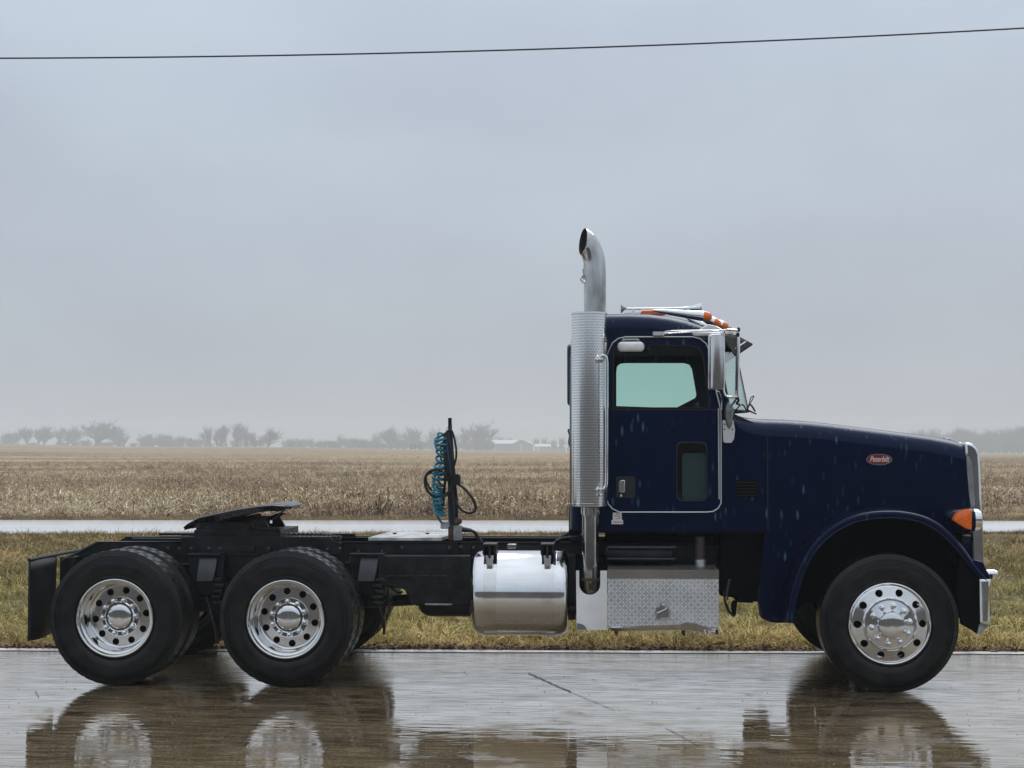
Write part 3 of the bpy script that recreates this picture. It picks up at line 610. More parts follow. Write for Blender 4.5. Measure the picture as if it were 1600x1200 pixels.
# ------------------------------------------------------------------ trees, buildings, wire
BARK = mat('bare_bark', (.085, .075, .070), rough=.9, var=.25, vscale=2)
TWIG = mat('bare_twigs', (.07, .062, .06), rough=.9, var=.25, vscale=1)
def tree_protos(seed, spread, stems, dense):
    r_ = random.Random(seed); tks = [MB() for _ in range(stems)]; cw = MB(); cur = [0]
    def br(p, d, ln, rad, lv):
        steps = 3; pts_ = [Vector(p)]; q = Vector(p); dd = Vector(d)
        for i in range(steps):
            dd = (dd + Vector((r_.gauss(0, .13), r_.gauss(0, .13), r_.gauss(.05, .08)))).normalized(); q = q + dd * ln / steps; pts_.append(q.copy())
        tgt = tks[cur[0]] if lv == 0 else cw
        if lv < 3: tgt.tube(pts_, [rad, rad * .85, rad * .7, rad * .5], 4 if lv else 6, cap=False)
        else:
            s = Vector((r_.uniform(-1, 1), r_.uniform(-1, 1), r_.uniform(-.5, .5))).normalized() * rad
            cw.add([pts_[0] - s, pts_[0] + s, pts_[-1] + s * .4], [(0, 1, 2)])
        if lv >= 4: return
        kids = (10, 6, 5, dense)[lv]
        for k in range(kids):
            t = r_.uniform(.30, 1.0) if lv else r_.uniform(.10, 1.0); i = min(int(t * steps), steps - 1); pp = pts_[i].lerp(pts_[i + 1], t * steps - i)
            a = r_.random() * 6.283; tilt = r_.uniform(.12, .80 if lv == 0 else .95) * spread
            u = dd.orthogonal().normalized(); v = dd.cross(u); nd = (dd * math.cos(tilt) + (u * math.cos(a) + v * math.sin(a)) * math.sin(tilt)); nd.z += .10; nd.normalize()
            br(pp, nd, (ln if lv else .32) * r_.uniform(.55, .80), rad * .55 if lv < 1 else (.0085 if lv == 1 else (.0046, .0028, .0028)[lv - 2]), lv + 1)
    for k in range(stems):
        cur[0] = k; a = 6.283 * k / stems + r_.random(); t = 0 if stems == 1 else .28
        br((.05 * math.cos(a) * stems, .05 * math.sin(a) * stems, 0), Vector((math.cos(a) * t, math.sin(a) * t, 1)).normalized(), .17, .018 if stems > 1 else .026, 0)
    # normalise to unit height and half-width
    V_ = np.array(cw.v); h = V_[:, 2].max(); wd = np.percentile(np.abs(V_[:, :2]), 97)
    for m_ in [cw] + tks: m_.v = [(a / wd * .5, b / wd * .5, c / h) for a, b, c in m_.v]
    return [q.mesh('trunk', BARK, smooth=0, fix=False) for q in tks], cw.mesh('crown', TWIG, smooth=0, fix=False), cw
# twig width is set in proto space: about .022 of the height-ish unit before normalisation, i.e. a clump of fine twigs
TP = {'round': tree_protos(1, .95, 1, 5), 'vase': tree_protos(2, .62, 3, 4), 'tall': tree_protos(3, .70, 2, 4), 'bush': tree_protos(5, 1.15, 4, 5), 'oak': tree_protos(6, 1.0, 1, 5)}
print('tree tris', {k: len(v[1].polygons) for k, v in TP.items()})
trees = [
 (15, 670, 30, 'bush', 560, 'low misty bare bush at the far left end of the tree line'),
 (57, 659, 46, 'vase', 520, 'V-shaped bare tree standing apart on the rise behind the mud flap side of the field'),
 (99, 663, 26, 'tall', 540, 'slim bare tree on the left shoulder of the biggest crown'),
 (116, 661, 28, 'round', 530, 'medium bare tree touching the left side of the biggest crown'),
 (147, 650, 56, 'oak', 500, 'biggest bare tree crown in the left part of the tree line'),
 (197, 665, 46, 'round', 520, 'rounded bare tree just right of the biggest crown'),
 (242, 673, 42, 'bush', 540, 'dense low bare tree with one raised tip in the middle of the left hedge'),
 (273, 677, 32, 'bush', 540, 'domed bare bush between the raised tip tree and the thin snag'),
 (295, 681, 9, 'tall', 530, 'thin upright snag poking out of the hedge line'),
 (312, 681, 28, 'bush', 545, 'low hazy bush left of the tall twin trees'),
 (338, 659, 32, 'vase', 490, 'fan-shaped bare tree, first of the tall pair above the fifth wheel'),
 (362, 655, 30, 'tall', 490, 'tallest bare tree of the pair above the fifth wheel'),
 (377, 659, 20, 'vase', 500, 'narrow bare tree leaning out of the tall pair'),
 (389, 672, 18, 'tall', 480, 'small dark pointed tree right of the tall pair'),
 (404, 683, 16, 'bush', 480, 'tiny dark shrub beside the lone round tree'),
 (421, 665, 32, 'round', 440, 'lone round bare tree on the crest, darkest in the row'),
 (457, 681, 28, 'bush', 600, 'very faint dome-shaped tree right of the lone round tree'),
 (475, 683, 16, 'tall', 600, 'very faint thin tree beside the faint dome'),
 (491, 682, 22, 'round', 560, 'small faint round tree in the gap of the line'),
 (509, 684, 16, 'bush', 560, 'small ragged shrub left of the low dark dome'),
 (527, 677, 24, 'round', 550, 'small upright bare tree above the gap in the field edge'),
 (546, 684, 16, 'bush', 560, 'short shrub at the left foot of the low dark dome'),
 (564, 681, 32, 'bush', 530, 'low dark dome of shrubs left of the coiled hoses'),
 (581, 673, 22, 'round', 580, 'pale bare tree rising behind the low dark dome'),
 (606, 661, 38, 'oak', 540, 'broad pointed bare tree left of the coiled hoses'),
 (628, 682, 18, 'bush', 520, 'dark scrub between the pointed tree and the hoses'),
 (652, 661, 34, 'oak', 540, 'wide bare tree immediately left of the coiled hoses'),
 (684, 664, 34, 'round', 550, 'hazy bare tree partly behind the teal coiled hose'),
 (718, 671, 22, 'tall', 540, 'narrow hazy tree just right of the hose mast'),
 (739, 653, 52, 'oak', 520, 'largest bare crown between the hose mast and the white roofed farm'),
 (761, 681, 26, 'bush', 530, 'low scrub touching the left end of the farm building'),
 (790, 678, 22, 'vase', 560, 'small bare tree in front of the white roof'),
 (842, 678, 20, 'vase', 600, 'thin bare tree right of the farm gable'),
 (858, 688, 18, 'bush', 610, 'pale bush between the two thin trees by the farm'),
 (874, 678, 20, 'vase', 590, 'thin bare tree beside the exhaust shield, last before the truck'),
]
for px_, top, wd, kind, d, lab in trees:
    d *= 2.6
    x, y = G(px_, d); gz = field_h(x, y) - .3; zt = H_CAM + (HOR - top) / F_PX * d; h = zt - gz
    o = empty('bare_tree', None, (x, y, gz)); tag(o, lab, 'tree', 'bare trees along the far edge of the field')
    tk_, cw_, _ = TP[kind]; s = wd / F_PX * d * 1.18
    rz_ = rnd.random() * 6.28
    for nm, me in [('trunk', q) for q in tk_] + [('crown', cw_)]:
        c = link(nm, me, o); c.scale = (s, s, h); c.rotation_euler.z = rz_
def mass(name, rows, label, d0, d1, col=TWIG):
    mb = MB()
    for px_, top, wd in rows:
        d = rnd.uniform(d0, d1); x, y = G(px_, d); gz = field_h(x, y) - .3; h = H_CAM + (HOR - top) / F_PX * d - gz; s = wd / F_PX * d
        src = TP[rnd.choice(('bush', 'round', 'oak'))][2]; a = rnd.random() * 6.28; ca, sa = math.cos(a), math.sin(a)
        mb.add([(x + s * (p[0] * ca - p[1] * sa), y + s * (p[0] * sa + p[1] * ca), gz + h * p[2]) for p in src.v], src.f)
    tag(mb.build(name, col, smooth=0, fix=False), label, 'wood', kind='stuff')
prof = np.array([(1380, 676), (1405, 671), (1450, 663), (1470, 668), (1490, 667), (1505, 660), (1525, 669), (1550, 664), (1575, 666), (1600, 656), (1660, 655)])
rows = []
for k in range(46):
    q = 1385 + (1650 - 1385) * k / 45 + rnd.uniform(-4, 4); rows.append((q, float(np.interp(q, prof[:, 0], prof[:, 1])) + rnd.uniform(0, 5), rnd.uniform(26, 40)))
for k in range(34):
    q = 1440 + (1650 - 1440) * k / 33 + rnd.uniform(-4, 4); rows.append((q, float(np.interp(q, prof[:, 0], prof[:, 1])) + rnd.uniform(9, 20), rnd.uniform(24, 38)))
for k in range(40):
    rows.append((1650 + k * 22 + rnd.uniform(-6, 6), rnd.uniform(656, 682), rnd.uniform(26, 44)))
mass('far_woods', rows, 'grey misty wood beyond the field behind the truck nose', 1330, 1560)
rows = [(q + rnd.uniform(-3, 3), rnd.uniform(683, 690), rnd.uniform(18, 28)) for q in range(572, 768, 9)] + [(q + rnd.uniform(-4, 4), rnd.uniform(683, 690), rnd.uniform(14, 24)) for q in (8, 46, 92, 104, 126, 140, 158, 172, 186, 206, 224, 236, 250, 262, 282, 302, 322, 350, 370, 384, 400, 452, 470, 498, 520)]
rows += [(q + rnd.uniform(-8, 8), rnd.uniform(668, 688), rnd.uniform(20, 40)) for q in list(range(-700, -20, 24)) + list(range(900, 1400, 18))]
mass('hedge_undergrowth', rows, 'low misty scrub along the foot of the tree line', 1340, 1450)
WALLM = mat('pale_barn_wall', (.30, .29, .28), rough=.8, var=.1); ROOFM = mat('white_sheet_roof', (.80, .81, .82), rough=.5)
DOORM = mat('barn_door', (.62, .62, .62), rough=.7)
def farm(px0, px1, ridge_py, eave_py, gable, label, d=600):
    d *= 2.4
    x0, y0 = G(px0, d); x1, y1 = G(px1, d); z0 = field_h(x0, y0) - 1.0; ze = H_CAM + (HOR - eave_py) / F_PX * d; zr = H_CAM + (HOR - ridge_py) / F_PX * d
    o = empty('farm_building', None, (0, 0, 0)); tag(o, label, 'farm building', 'farm buildings beyond the field')
    W = 12; d = d
    if not gable:
        MB().box(x0, x1, y0, y0 + W, z0, ze).build('wall', WALLM, o, smooth=0)
        MB().add([(x0 - .5, y0 - .6, ze - .1), (x1 + .5, y0 - .6, ze - .1), (x1 + .5, y0 + W / 2, zr), (x0 - .5, y0 + W / 2, zr), (x1 + .5, y0 + W + .6, ze - .1), (x0 - .5, y0 + W + .6, ze - .1)], [(0, 1, 2, 3), (3, 2, 4, 5)]).build('roof', ROOFM, o, smooth=0)
        MB().box(x0 + 2.0, x0 + 4.0, y0 - .1, y0 + .1, z0, ze - .5).build('door', DOORM, o, smooth=0)
    else:
        xm = (x0 + x1) / 2
        MB().prism([(x0, z0), (x1, z0), (x1, ze), (xm, zr), (x0, ze)], y0, y0 + 20).build('wall', WALLM, o, smooth=0)
        MB().prism([(x0 - .6, ze - .25), (x0 - .6, ze + .1), (xm, zr + .4), (x1 + .6, ze + .1), (x1 + .6, ze - .25), (xm, zr + .02)], y0 - .6, y0 + 20.6).build('roof', ROOFM, o, smooth=0)
        MB().box(xm - 1.8, xm - .2, y0 - .1, y0 + .1, z0, ze + .2).build('door', DOORM, o, smooth=0)
farm(769, 806, 687.5, 693, False, 'long white roofed farm shed seen side on beyond the field')
farm(799, 832, 687.0, 694.5, True, 'gable fronted farm building with white roof edges', 590)
farm(836, 884, 693.5, 697.5, False, 'low pale roofed shed right of the gable fronted building', 640)
POSTM = mat('dark_post', (.03, .03, .035), rough=.8)
for q in (641, 645, 649, 653.5, 658):
    x, y = G(q, 1120); z = field_h(x, y); tag(MB().box(x - .5, x + .5, y - .5, y + .5, z - .2, z + rnd.uniform(3.0, 4.4)).build('field_post', POSTM, smooth=0), 'short dark post in the little row far across the field', 'post', 'dark posts far across the field')
wr = MB(); cs = np.polyfit([0, 900, 1600], [91, 75, 44], 2); wp = []
for k in range(-12, 53):
    q = k * 40; p = CAM + ray(q, float(np.polyval(cs, q))) * 18.0; wp.append(tuple(p))
wr.tube(wp, .0095, 6); tag(wr.build('overhead_wire', mat('wire', (.025, .02, .03), rough=.6)), 'single dark overhead wire crossing the whole sky', 'wire')

# the long shed on the other side of the lot; it shows in the polished hub caps, tank and paint
sh_ = empty('lot_shed', None, (2, -33, 0)); tag(sh_, 'long low shed with dark bay doors mirrored in the chrome hub caps', 'shed')
SHW = mat('shed_wall', (.125, .112, .098), rough=.8, var=.15, vscale=.6); SHD = mat('shed_bay_door', (.06, .062, .065), rough=.5, var=.2); SHR = mat('shed_roof', (.16, .16, .165), rough=.6)
MB().box(-70, 70, -9, 0, 0, 4.6).build('wall', SHW, sh_, smooth=0)
MB().prism([(-70.5, 4.6), (70.5, 4.6), (70.5, 4.9), (-70.5, 4.9)], -9.6, .8).build('roof', SHR, sh_, smooth=0)
for k in range(24): MB().box(-66 + k * 5.5, -62 + k * 5.5, .01, .10, .02, 3.7).build('bay_door', SHD, sh_, smooth=0)

# ================================================================== THE TRUCK
truck = empty('semi_tractor', None, (P(800, 900, YC)[0], YC, 0))
tag(truck, 'dark navy day cab semi tractor with chrome wheels parked on wet concrete', 'truck')
_ox, _oy = truck.location.x, truck.location.y
inv = Matrix.Translation((-_ox, -_oy, 0))
_link = link
def link(name, me, parent=None, loc=None, rz=0, bevel=0):
    o = _link(name, me, parent, loc, rz, bevel)
    if parent is not None: bpy.context.view_layer.update if False else None
    return o
class TB(MB):
    """mesh builder whose coordinates are world ones; the part is placed under the truck with its own origin"""
    def build(s, name, m, parent=None, smooth=35, bevel=0, fix=True):
        par = parent or truck
        q = par; off = Vector((0, 0, 0))
        while q is not None: off += q.location; q = q.parent
        s.v = [(a - off.x, b - off.y, c - off.z) for a, b, c in s.v]
        return _link(name, s.mesh(name, m, smooth, fix), par, bevel=bevel)
def tpart(name, loc=None):
    o = empty(name, truck, (0, 0, 0))
    if loc: o.location = (loc[0] - _ox, loc[1] - _oy, loc[2])
    return o

# ---------------------------------------------------------------- wheels
def tyre_mesh(Rt, W, seg, lug):
    g_ = .014
    pr = [(.300, .035), (.318, .018), (.326, .020), (.330, .010), (.336, .012), (.345, .006), (.39, .0), (.43, .001), (.452, .006), (.454, .001), (.459, .002), (.461, .0075), (.470, .011), (.472, .0055), (.477, .0075), (.479, .0135), (.488, .018), (.490, .012), (.494, .0145), (.496, .020), (Rt - .024, .026), (Rt - .014, .031), (Rt - .004, .036)]
    n0 = len(pr); t0, t1 = .038, W - .038; ribs = 5; gw = .010; rw = (t1 - t0 - gw * (ribs - 1)) / ribs; tread = []
    for i in range(ribs):
        a = t0 + i * (rw + gw); tread += [(Rt, a), (Rt, a + rw / 2), (Rt, a + rw)]
        if i < ribs - 1: tread += [(Rt - g_, a + rw + .001), (Rt - g_, a + rw + gw - .001)]
    pr = pr + tread + [(r, W - y) for r, y in reversed(pr[:n0])]
    tset = set(i for i in range(n0 - 2, n0 + len(tread) + 2) if pr[i][0] > Rt - .03)
    def mod(i, k):
        if i in tset and lug and pr[i][0] > Rt - .013:
            return -.0035 if (k + (i // 3) * 2) % 4 == 0 else 0
        return 0
    mb = MB(); mb.lathe(pr, seg=seg, mod=mod); return mb.mesh('tyre', RUBBER, smooth=28)
TYRE_F = tyre_mesh(.530, .28, 144, False)
TYRE_R = tyre_mesh(.535, .27, 176, True)
def rear_rim():
    mb = MB()
    mb.lathe([(.300, .045), (.311, .020), (.3125, .008), (.309, .001), (.302, -.001), (.295, .003), (.291, .014), (.286, .030), (.279, .036), (.270, .039), (.266, .046), (.264, .070), (.260, .120), (.256, .150), (.250, .160), (.240, .164)], seg=96)
    mb.disc_holes(.162, .242, .160, .164, .207, .0275, 10, .02, .12)
    mb.lathe([(.164, .161), (.160, .156), (.157, .148), (.151, .145), (.090, .145), (.088, .2)], seg=64)
    mb.lathe([(.255, .15), (.255, .24)], seg=48)
    return mb.mesh('rim', ALU, smooth=30)
def front_rim():
    mb = MB()
    mb.lathe([(.296, .05), (.312, .030), (.3155, .018), (.313, .009), (.306, .006), (.299, .010), (.296, .018), (.290, .016), (.283, .010)], seg=96)
    mb.disc_holes(.208, .285, -.012, .010, .2465, .0285, 10, .03, .02)
    mb.lathe([(.210, -.011), (.207, -.020), (.201, -.024), (.194, -.020), (.190, -.016), (.1, -.022)], seg=96)
    return mb.mesh('rim', ALU, smooth=30)
RIM_R, RIM_F = rear_rim(), front_rim()
HUB_R = MB().lathe([(.125, .150), (.122, .128), (.112, .122), (.106, .150), (.099, .148), (.099, .128), (.096, .120), (.085, .1145), (.065, .110), (.03, .107), (.0005, .1065)], seg=64).mesh('hub_cap', CHROME, 40)
HUB_F = MB().lathe([(.188, -.014), (.182, -.022), (.12, -.034), (.106, -.038), (.104, -.060), (.102, -.080), (.096, -.089), (.075, -.095), (.04, -.099), (.0005, -.100)], seg=64).mesh('hub_cap', CHROME, 40)
NUT = MB().lathe([(.0235, 0), (.0235, -.010), (.0185, -.014), (.018, -.044), (.0165, -.050), (.010, -.0545), (.0005, -.0555)], seg=16).mesh('lug_nut', CHROME, 40)
FLANGE = MB().lathe([(.154, .146), (.152, .140), (.10, .140)], seg=48).mesh('shaded_hub_flange', mat('shadowed_hub_steel', (.16, .16, .165), rough=.3, metal=.9, var=.3, vscale=30), 30)  # dark ring: shade of the gap between cap and nuts put into its colour
BACK = MB().lathe([(.262, .0), (.262, .03), (.19, .035), (.0005, .036)], seg=48).mesh('brake_drum', BLACKR, 30)
def wheel(name, X, Y, Z, kind, side=1, nuts=True, ph=0):
    o = tpart(name, (X, Y if side == 1 else Y, Z)); rz = 0 if side == 1 else math.pi
    o.rotation_euler.z = rz
    _link('tyre', TYRE_F if kind == 'front' else TYRE_R, o)
    if kind == 'inner':
        MBr = INNER_RIM; _link('rim', MBr, o); return o
    r_ = _link('rim', RIM_F if kind == 'front' else RIM_R, o); r_.rotation_euler.y = ph
    _link('hub_cap', HUB_F if kind == 'front' else HUB_R, o)
    if kind != 'front': _link('shaded_hub_flange', FLANGE, o)
    b = _link('brake_drum', BACK, o, loc=(0, .05 if kind == 'front' else .20, 0))
    if nuts:
        rr, y0 = (.1445, -.020) if kind == 'front' else (.1335, .141)
        for k in range(10):
            a = 2 * math.pi * k / 10 + ph + (.16 if kind == 'front' else .05); _link('lug_nut', NUT, o, loc=(rr * math.cos(a), y0, rr * math.sin(a)))
    return o
INNER_RIM = MB().lathe([(.300, .03), (.312, .01), (.30, .0), (.28, .05), (.262, .1), (.262, .2), (.05, .2)], seg=48).mesh('rim', STEEL, 30)
XF, ZF = P(1390.5, 972, .02); ZF = .530
XR1, _z = P(179, 966, 0); XR2, _z = P(446, 966, 0); ZR = .535
wheel('front_wheel', XF, .02, ZF, 'front', 1, ph=.0)
wheel('front_wheel', XF, 2.42, ZF, 'front', -1, nuts=False)
for i, X in enumerate((XR1, XR2)):
    wheel('rear_wheel', X, .0, ZR, 'outer', 1, ph=(0, .33)[i]); wheel('inner_rear_wheel', X, .33, ZR, 'inner', 1)
    wheel('rear_wheel', X, 2.44, ZR, 'outer', -1, nuts=False); wheel('inner_rear_wheel', X, 2.11, ZR, 'inner', -1)
    ax = TB(); ax.tube([(X, .25, ZR), (X, 2.19, ZR)], .065, 16); ax.lathe([(.06, -.26), (.13, -.22), (.20, -.10), (.22, 0), (.20, .12), (.10, .22), (.06, .24)], 'X', (X, YC, ZR), 24); ax.build('drive_axle', BLACKM)
TB().tube([(XF, .25, ZF - .05), (XF, .7, ZF - .12), (XF, 1.7, ZF - .12), (XF, 2.19, ZF - .05)], .06, 12).build('steer_axle', BLACKM)
TB().tube([(XR2 + .2, YC, ZR), (XF - 1.6, YC, .72)], .05, 14).build('drive_shaft', BLACKM)

# ---------------------------------------------------------------- frame
YN = .79                              # outer face of the near frame rail
def rail(Y0, sgn, detail):
    o = px([(98, 874), (150, 847), (276, 846), (283, 846), (905, 847), (1180, 850), (1500, 880), (1500, 915), (1180, 905), (905, 901), (276, 901), (150, 901), (118, 912), (104, 912)], YN)
    t = TB(); t.prism(o, Y0, Y0 + sgn * .012)
    top = px([(150, 847), (905, 847)], YN)
    x0, x1, z = top[0][0], top[1][0] + 2.6, top[0][1]
    t.box(x0, x1, min(Y0, Y0 + sgn * .09), max(Y0, Y0 + sgn * .09), z - .008, z + .004); t.box(x0, x1, min(Y0, Y0 + sgn * .09), max(Y0, Y0 + sgn * .09), z - .272, z - .262)
    return t.build('frame_rail', BLACKM, bevel=.002)
rail(YN, 1, True); rail(mir(YN), -1, False)
# near-side subframe plate with flange
t = TB(); t.prism(px([(283, 839), (516, 839), (519, 845), (534, 849), (534, 866), (400, 868), (283, 868)], YN - .03), YN - .03, YN - .002)
a = px([(205, 841), (530, 841)], YN); t.build('subframe_plate', BLACKM, bevel=.002)
for yy in (YN, mir(YN) - .06): TB().box(a[0][0], a[1][0], yy, yy + .06, a[0][1] - .02, a[0][1]).build('top_flange', BLACKM)
bolts = [(262, 857), (281, 857), (300, 857), (328, 857), (345, 857), (388, 857), (421, 857), (513, 858), (532, 857), (628, 856), (640, 888), (656, 888), (702, 856), (720, 855), (702, 888), (720, 887), (740, 856), (655, 913), (724, 903), (300, 888), (346, 885), (347, 893), (299, 900), (560, 862), (597, 862), (565, 888), (598, 888), (598, 880), (880, 860), (893, 892), (668, 915)]
BOLT = MB().lathe([(.014, 0), (.014, -.010), (.009, -.017), (.0005, -.018)], seg=8).mesh('bolt_head', mat('worn_bolt', (.035, .04, .045), rough=.35, spec=.8), 30)
for q in bolts:
    x, z = P(*q, YN - .005); _link('bolt_head', BOLT, truck, loc=(x - _ox, (YN - .03 if q[0] < 534 and q[1] < 868 and q[0] > 283 else YN) - _oy, z))
for q in (165, 313, 452, 588, 700, 880, 1000):
    x, z = P(q, 870, YN); TB().box(x - .05, x + .05, YN + .012, mir(YN) - .012, z - .12, z + .08).build('cross_member', BLACKM, bevel=.005)
# rail mounted plates, vertical stiffener edges
for q in (733, 715): x, z = P(q, 850, YN); TB().box(x, x + .012, YN - .025, YN, z - .45, z - .01).build('gusset_plate', BLACKM)
# suspension hangers (curved light strap) and brackets
STRAPM = mat('dull_steel_strap', (.028, .034, .040), rough=.45, var=.3, vscale=20, spec=.6)
for q in (0, 252):
    t = TB(); o = [(313 + q, 867), (339 + q, 867), (338 + q, 880), (336 + q, 892), (333 + q, 906), (309 + q, 906), (311 + q, 885)]
    Ys = [.60, .60, .585, .56, .53]; 
    rows_ = []
    for k, (lx, rx, yy) in enumerate(((313, 339, 867), (311.5, 338.5, 876), (310, 337, 886), (308.5, 335, 896), (307, 332, 908))):
        Yk = (.66, .63, .60, .585, .575)[k]; A = P3(lx + q, yy, Yk); B = P3(rx + q, yy, Yk); rows_.append([A, B, (B[0], B[1] + .012, B[2]), (A[0], A[1] + .012, A[2])])
    t.rings(rows_); t.build('suspension_strap', STRAPM)
    t = TB(); A = P(298 + q, 863, .72); B = P(352 + q, 930, .72)
    t.box(A[0], B[0], .66, YN - .035, B[1], A[1] - .02); t.build('spring_hanger', BLACKM, bevel=.01)
    A = P(296 + q, 864, .7); B = P(350 + q, 868, .7); TB().box(A[0], B[0], .62, .80, B[1], A[1]).build('hanger_cap', BLACKM, bevel=.004)
for q in (338, 590):
    for k in range(5):
        A = P(q + rnd.uniform(-4, 4), 905 + k * 9, .66); TB().box(A[0] - .03, A[0] + .05, .6, .78, A[1] - .012, A[1] + .012).build('leaf_spring', GREASE, bevel=.003)
# dark under-frame mass between tandem and tank: air box, step support, reservoir
t = TB(); t.prism(px([(590, 868), (735, 868), (735, 947), (652, 947), (640, 943), (633, 922), (628, 920), (590, 915)], .62), .62, YN - .02); t.build('equipment_box', BLACKM, bevel=.012)
A = P(601, 898, .615); B = P(700, 899, .615); TB().box(A[0], B[0], .605, .619, B[1] - .01, A[1]).build('box_trim_strip', GREASE)
A = P(664, 943, .60); B = P(706, 945, .60); TB().box(A[0], B[0], .600, .6185, B[1] - .003, A[1]).build('silver_strip', STEEL)
x0, zc = P(650, 942, .62); x1, _ = P(737, 942, .62)
TB().lathe([(.001, 0), (.06, .01), (.10, .04), (.122, .09), (.125, .12), (.125, x1 - x0 - .02), (.08, x1 - x0), (.001, x1 - x0)], 'X', (x0, .76, zc + .0), 28).build('air_reservoir', BLACKM)
TB().box(P(545, 850, 1)[0], P(612, 850, 1)[0], YN + .02, 1.6, ZR + .02, ZR + .30).build('suspension_crossbeam', BLACKM, bevel=.02)
# airbags + shocks at each axle
for X in (XR1, XR2):
    for Y in (.90, mir(.90)):
        TB().lathe([(.10, 0), (.13, .02), (.14, .06), (.12, .10), (.14, .14), (.13, .18), (.09, .20)], 'Z', (X - .28, Y, .50), 20).build('air_spring', BLACKR)
        TB().tube([(X + .16, Y - .1, ZR - .1), (X + .26, Y - .1, ZR + .36)], .03, 10).build('shock_absorber', BLACKM)
t = TB(); t.box(XR1 - .05, XR2 + .35, .70, .76, ZR - .02, ZR + .09); t.build('equaliser_beam', BLACKM, bevel=.01)
t = TB(); t.box(XR1 - .05, XR2 + .35, mir(.76), mir(.70), ZR - .02, ZR + .09); t.build('equaliser_beam', BLACKM, bevel=.01)
for yz, a0, a1 in ((.770, 540, 905), (.765, 600, 735), (.772, 150, 300)):
    ps = [P3(q, 874 + 5 * math.sin(q * .05) + (a0 % 7), yz) for q in np.linspace(a0, a1, 14)]; TB().tube(smoothpath(ps, 4), .008, 6).build('frame_air_line', HOSE)
for q in np.linspace(548, 890, 9): x, z = P(q, 874, .76); TB().box(x - .012, x + .012, .755, .79, z - .035, z + .02).build('line_clip', STRAPM)
for q, yy, w_, h_ in ((552, 880, 14, 16), (372, 853, 26, 9), (690, 868, 10, 26), (610, 872, 22, 10), (255, 880, 16, 20), (430, 862, 30, 7)):
    A, B = P(q, yy + h_, .74), P(q + w_, yy, .74); TB().box(A[0], B[0], .74, YN, A[1], B[1], c=.006).build('frame_bracket', BLACKM, bevel=.003)
# hanging axle hoses
for q, (a, b_) in enumerate((((330, 910), (352, 960)), ((322, 930), (340, 1005)), ((600, 905), (628, 925)), ((586, 925), (600, 990)))):
    A, B = Vector(P3(*a, .7)), Vector(P3(*b_, .75)); M_ = (A + B) / 2 + Vector((.04, -.05, -.05)); TB().tube(smoothpath([A, M_, B], 6), .012, 6).build('brake_hose', HOSE)

# mud flaps
for nm, s in (('near', 1), ('far', -1)):
    X, zt = P(46, 877, 0.0); _, zb = P(46, 1002, 0.0); y0, y1 = (0.0, .61) if s == 1 else (mir(.61), mir(0))
    fl = TB(); fl.grid(lambda u, v: (X + .012 * math.sin(u * 3.1) + .02 * (1 - v) ** 2 * math.sin(u * 5), y0 + (y1 - y0) * u, zb + (zt - zb) * v), 10, 8)
    f = fl.build('mud_flap', FLAP, smooth=60, fix=False); sm = f.modifiers.new('solid', 'SOLIDIFY'); sm.thickness = .008
    hb = TB(); hb.tube([(X + .0, y0 - .01, zt + .012), (X + .0, YC, zt + .012)] if s == 1 else [(X, y1 + .01, zt + .012), (X, YC, zt + .012)], .013, 8)
    hb.build('flap_hanger', BLACKM)
    if s == 1:
        for yy in (.08, .23, .38, .53): TB().box(X - .016, X - .004, yy - .022, yy + .022, zt - .048, zt - .036).build('flap_bolt', WHITEP)
        A = P3(97, 874, .62); B = P3(118, 912, .62); TB().box(A[0] - .02, A[0] + .10, .62, .86, B[2], A[2] + .02).build('hanger_bracket', BLACKM, bevel=.006)
        a1, a2 = P3(97, 876, .6), P3(152, 848, YN); TB().tube([a1, a2], .014, 8).build('hanger_brace', BLACKM)

# ---------------------------------------------------------------- fifth wheel
fw = tpart('fifth_wheel', (P(365, 838, YC)[0], YC, P(365, 838, YC)[1]))
Yf = .76                              # near edge of the plate
up = px([(277, 825), (284, 820), (310, 808), (348, 800), (372, 795), (408, 789.5), (430, 788), (446, 789.5), (451, 791.5)], Yf + .12)
lo = px([(277, 826.8), (300, 825), (330, 818), (345, 814), (372, 806), (400, 801), (424, 798), (438, 799), (450, 793)], Yf + .12)
# plate: for every station along X, a half width; horseshoe slot at the rear (low) end
hw = [.10, .20, .34, .42, .46, .46, .42, .34, .20]
t = TB()
for s in (1, -1):
    rg = []
    for (a, b_), (c, d_), h_ in zip(up, lo, hw):
        slot = .0 if a > up[4][0] else (.02 + .10 * (up[4][0] - a) / (up[4][0] - up[0][0]) )
        y_in, y_out = YC - s * slot, YC - s * max(h_, slot + .04)
        rg.append([(a, y_in, b_), (a, y_out + s * .02, b_), (a, y_out, b_ - .008), (c, y_out, d_), (c, y_out + s * .03, d_), (a, y_out + s * .04, b_ - .03), (a, y_in, b_ - .03)])
    t.rings(rg)
    for g_ in (rg[0], rg[-1]): t.add(g_, [tuple(range(7))])
t.build('top_plate', GREASE, fw, smooth=40)
t = TB(); t.prism(px([(345, 815), (400, 803), (408, 812), (404, 822), (350, 822)], YC), YC - .16, YC + .16); t.build('locking_jaw_housing', BLACKM, fw, bevel=.01)
t = TB(); t.prism(px([(388, 815), (412, 806), (424, 806), (414, 812), (424, 830), (385, 832)], .92), .90, .94, holes=[px([(397, 818), (402, 818), (402, 823), (397, 823)], .92)]); t.build('pivot_bracket', BLACKM, fw)
t = TB(); t.prism(px([(388, 815), (412, 806), (424, 806), (414, 812), (424, 830), (385, 832)], .92), mir(.94), mir(.90), holes=[px([(397, 818), (402, 818), (402, 823), (397, 823)], .92)]); t.build('pivot_bracket', BLACKM, fw)
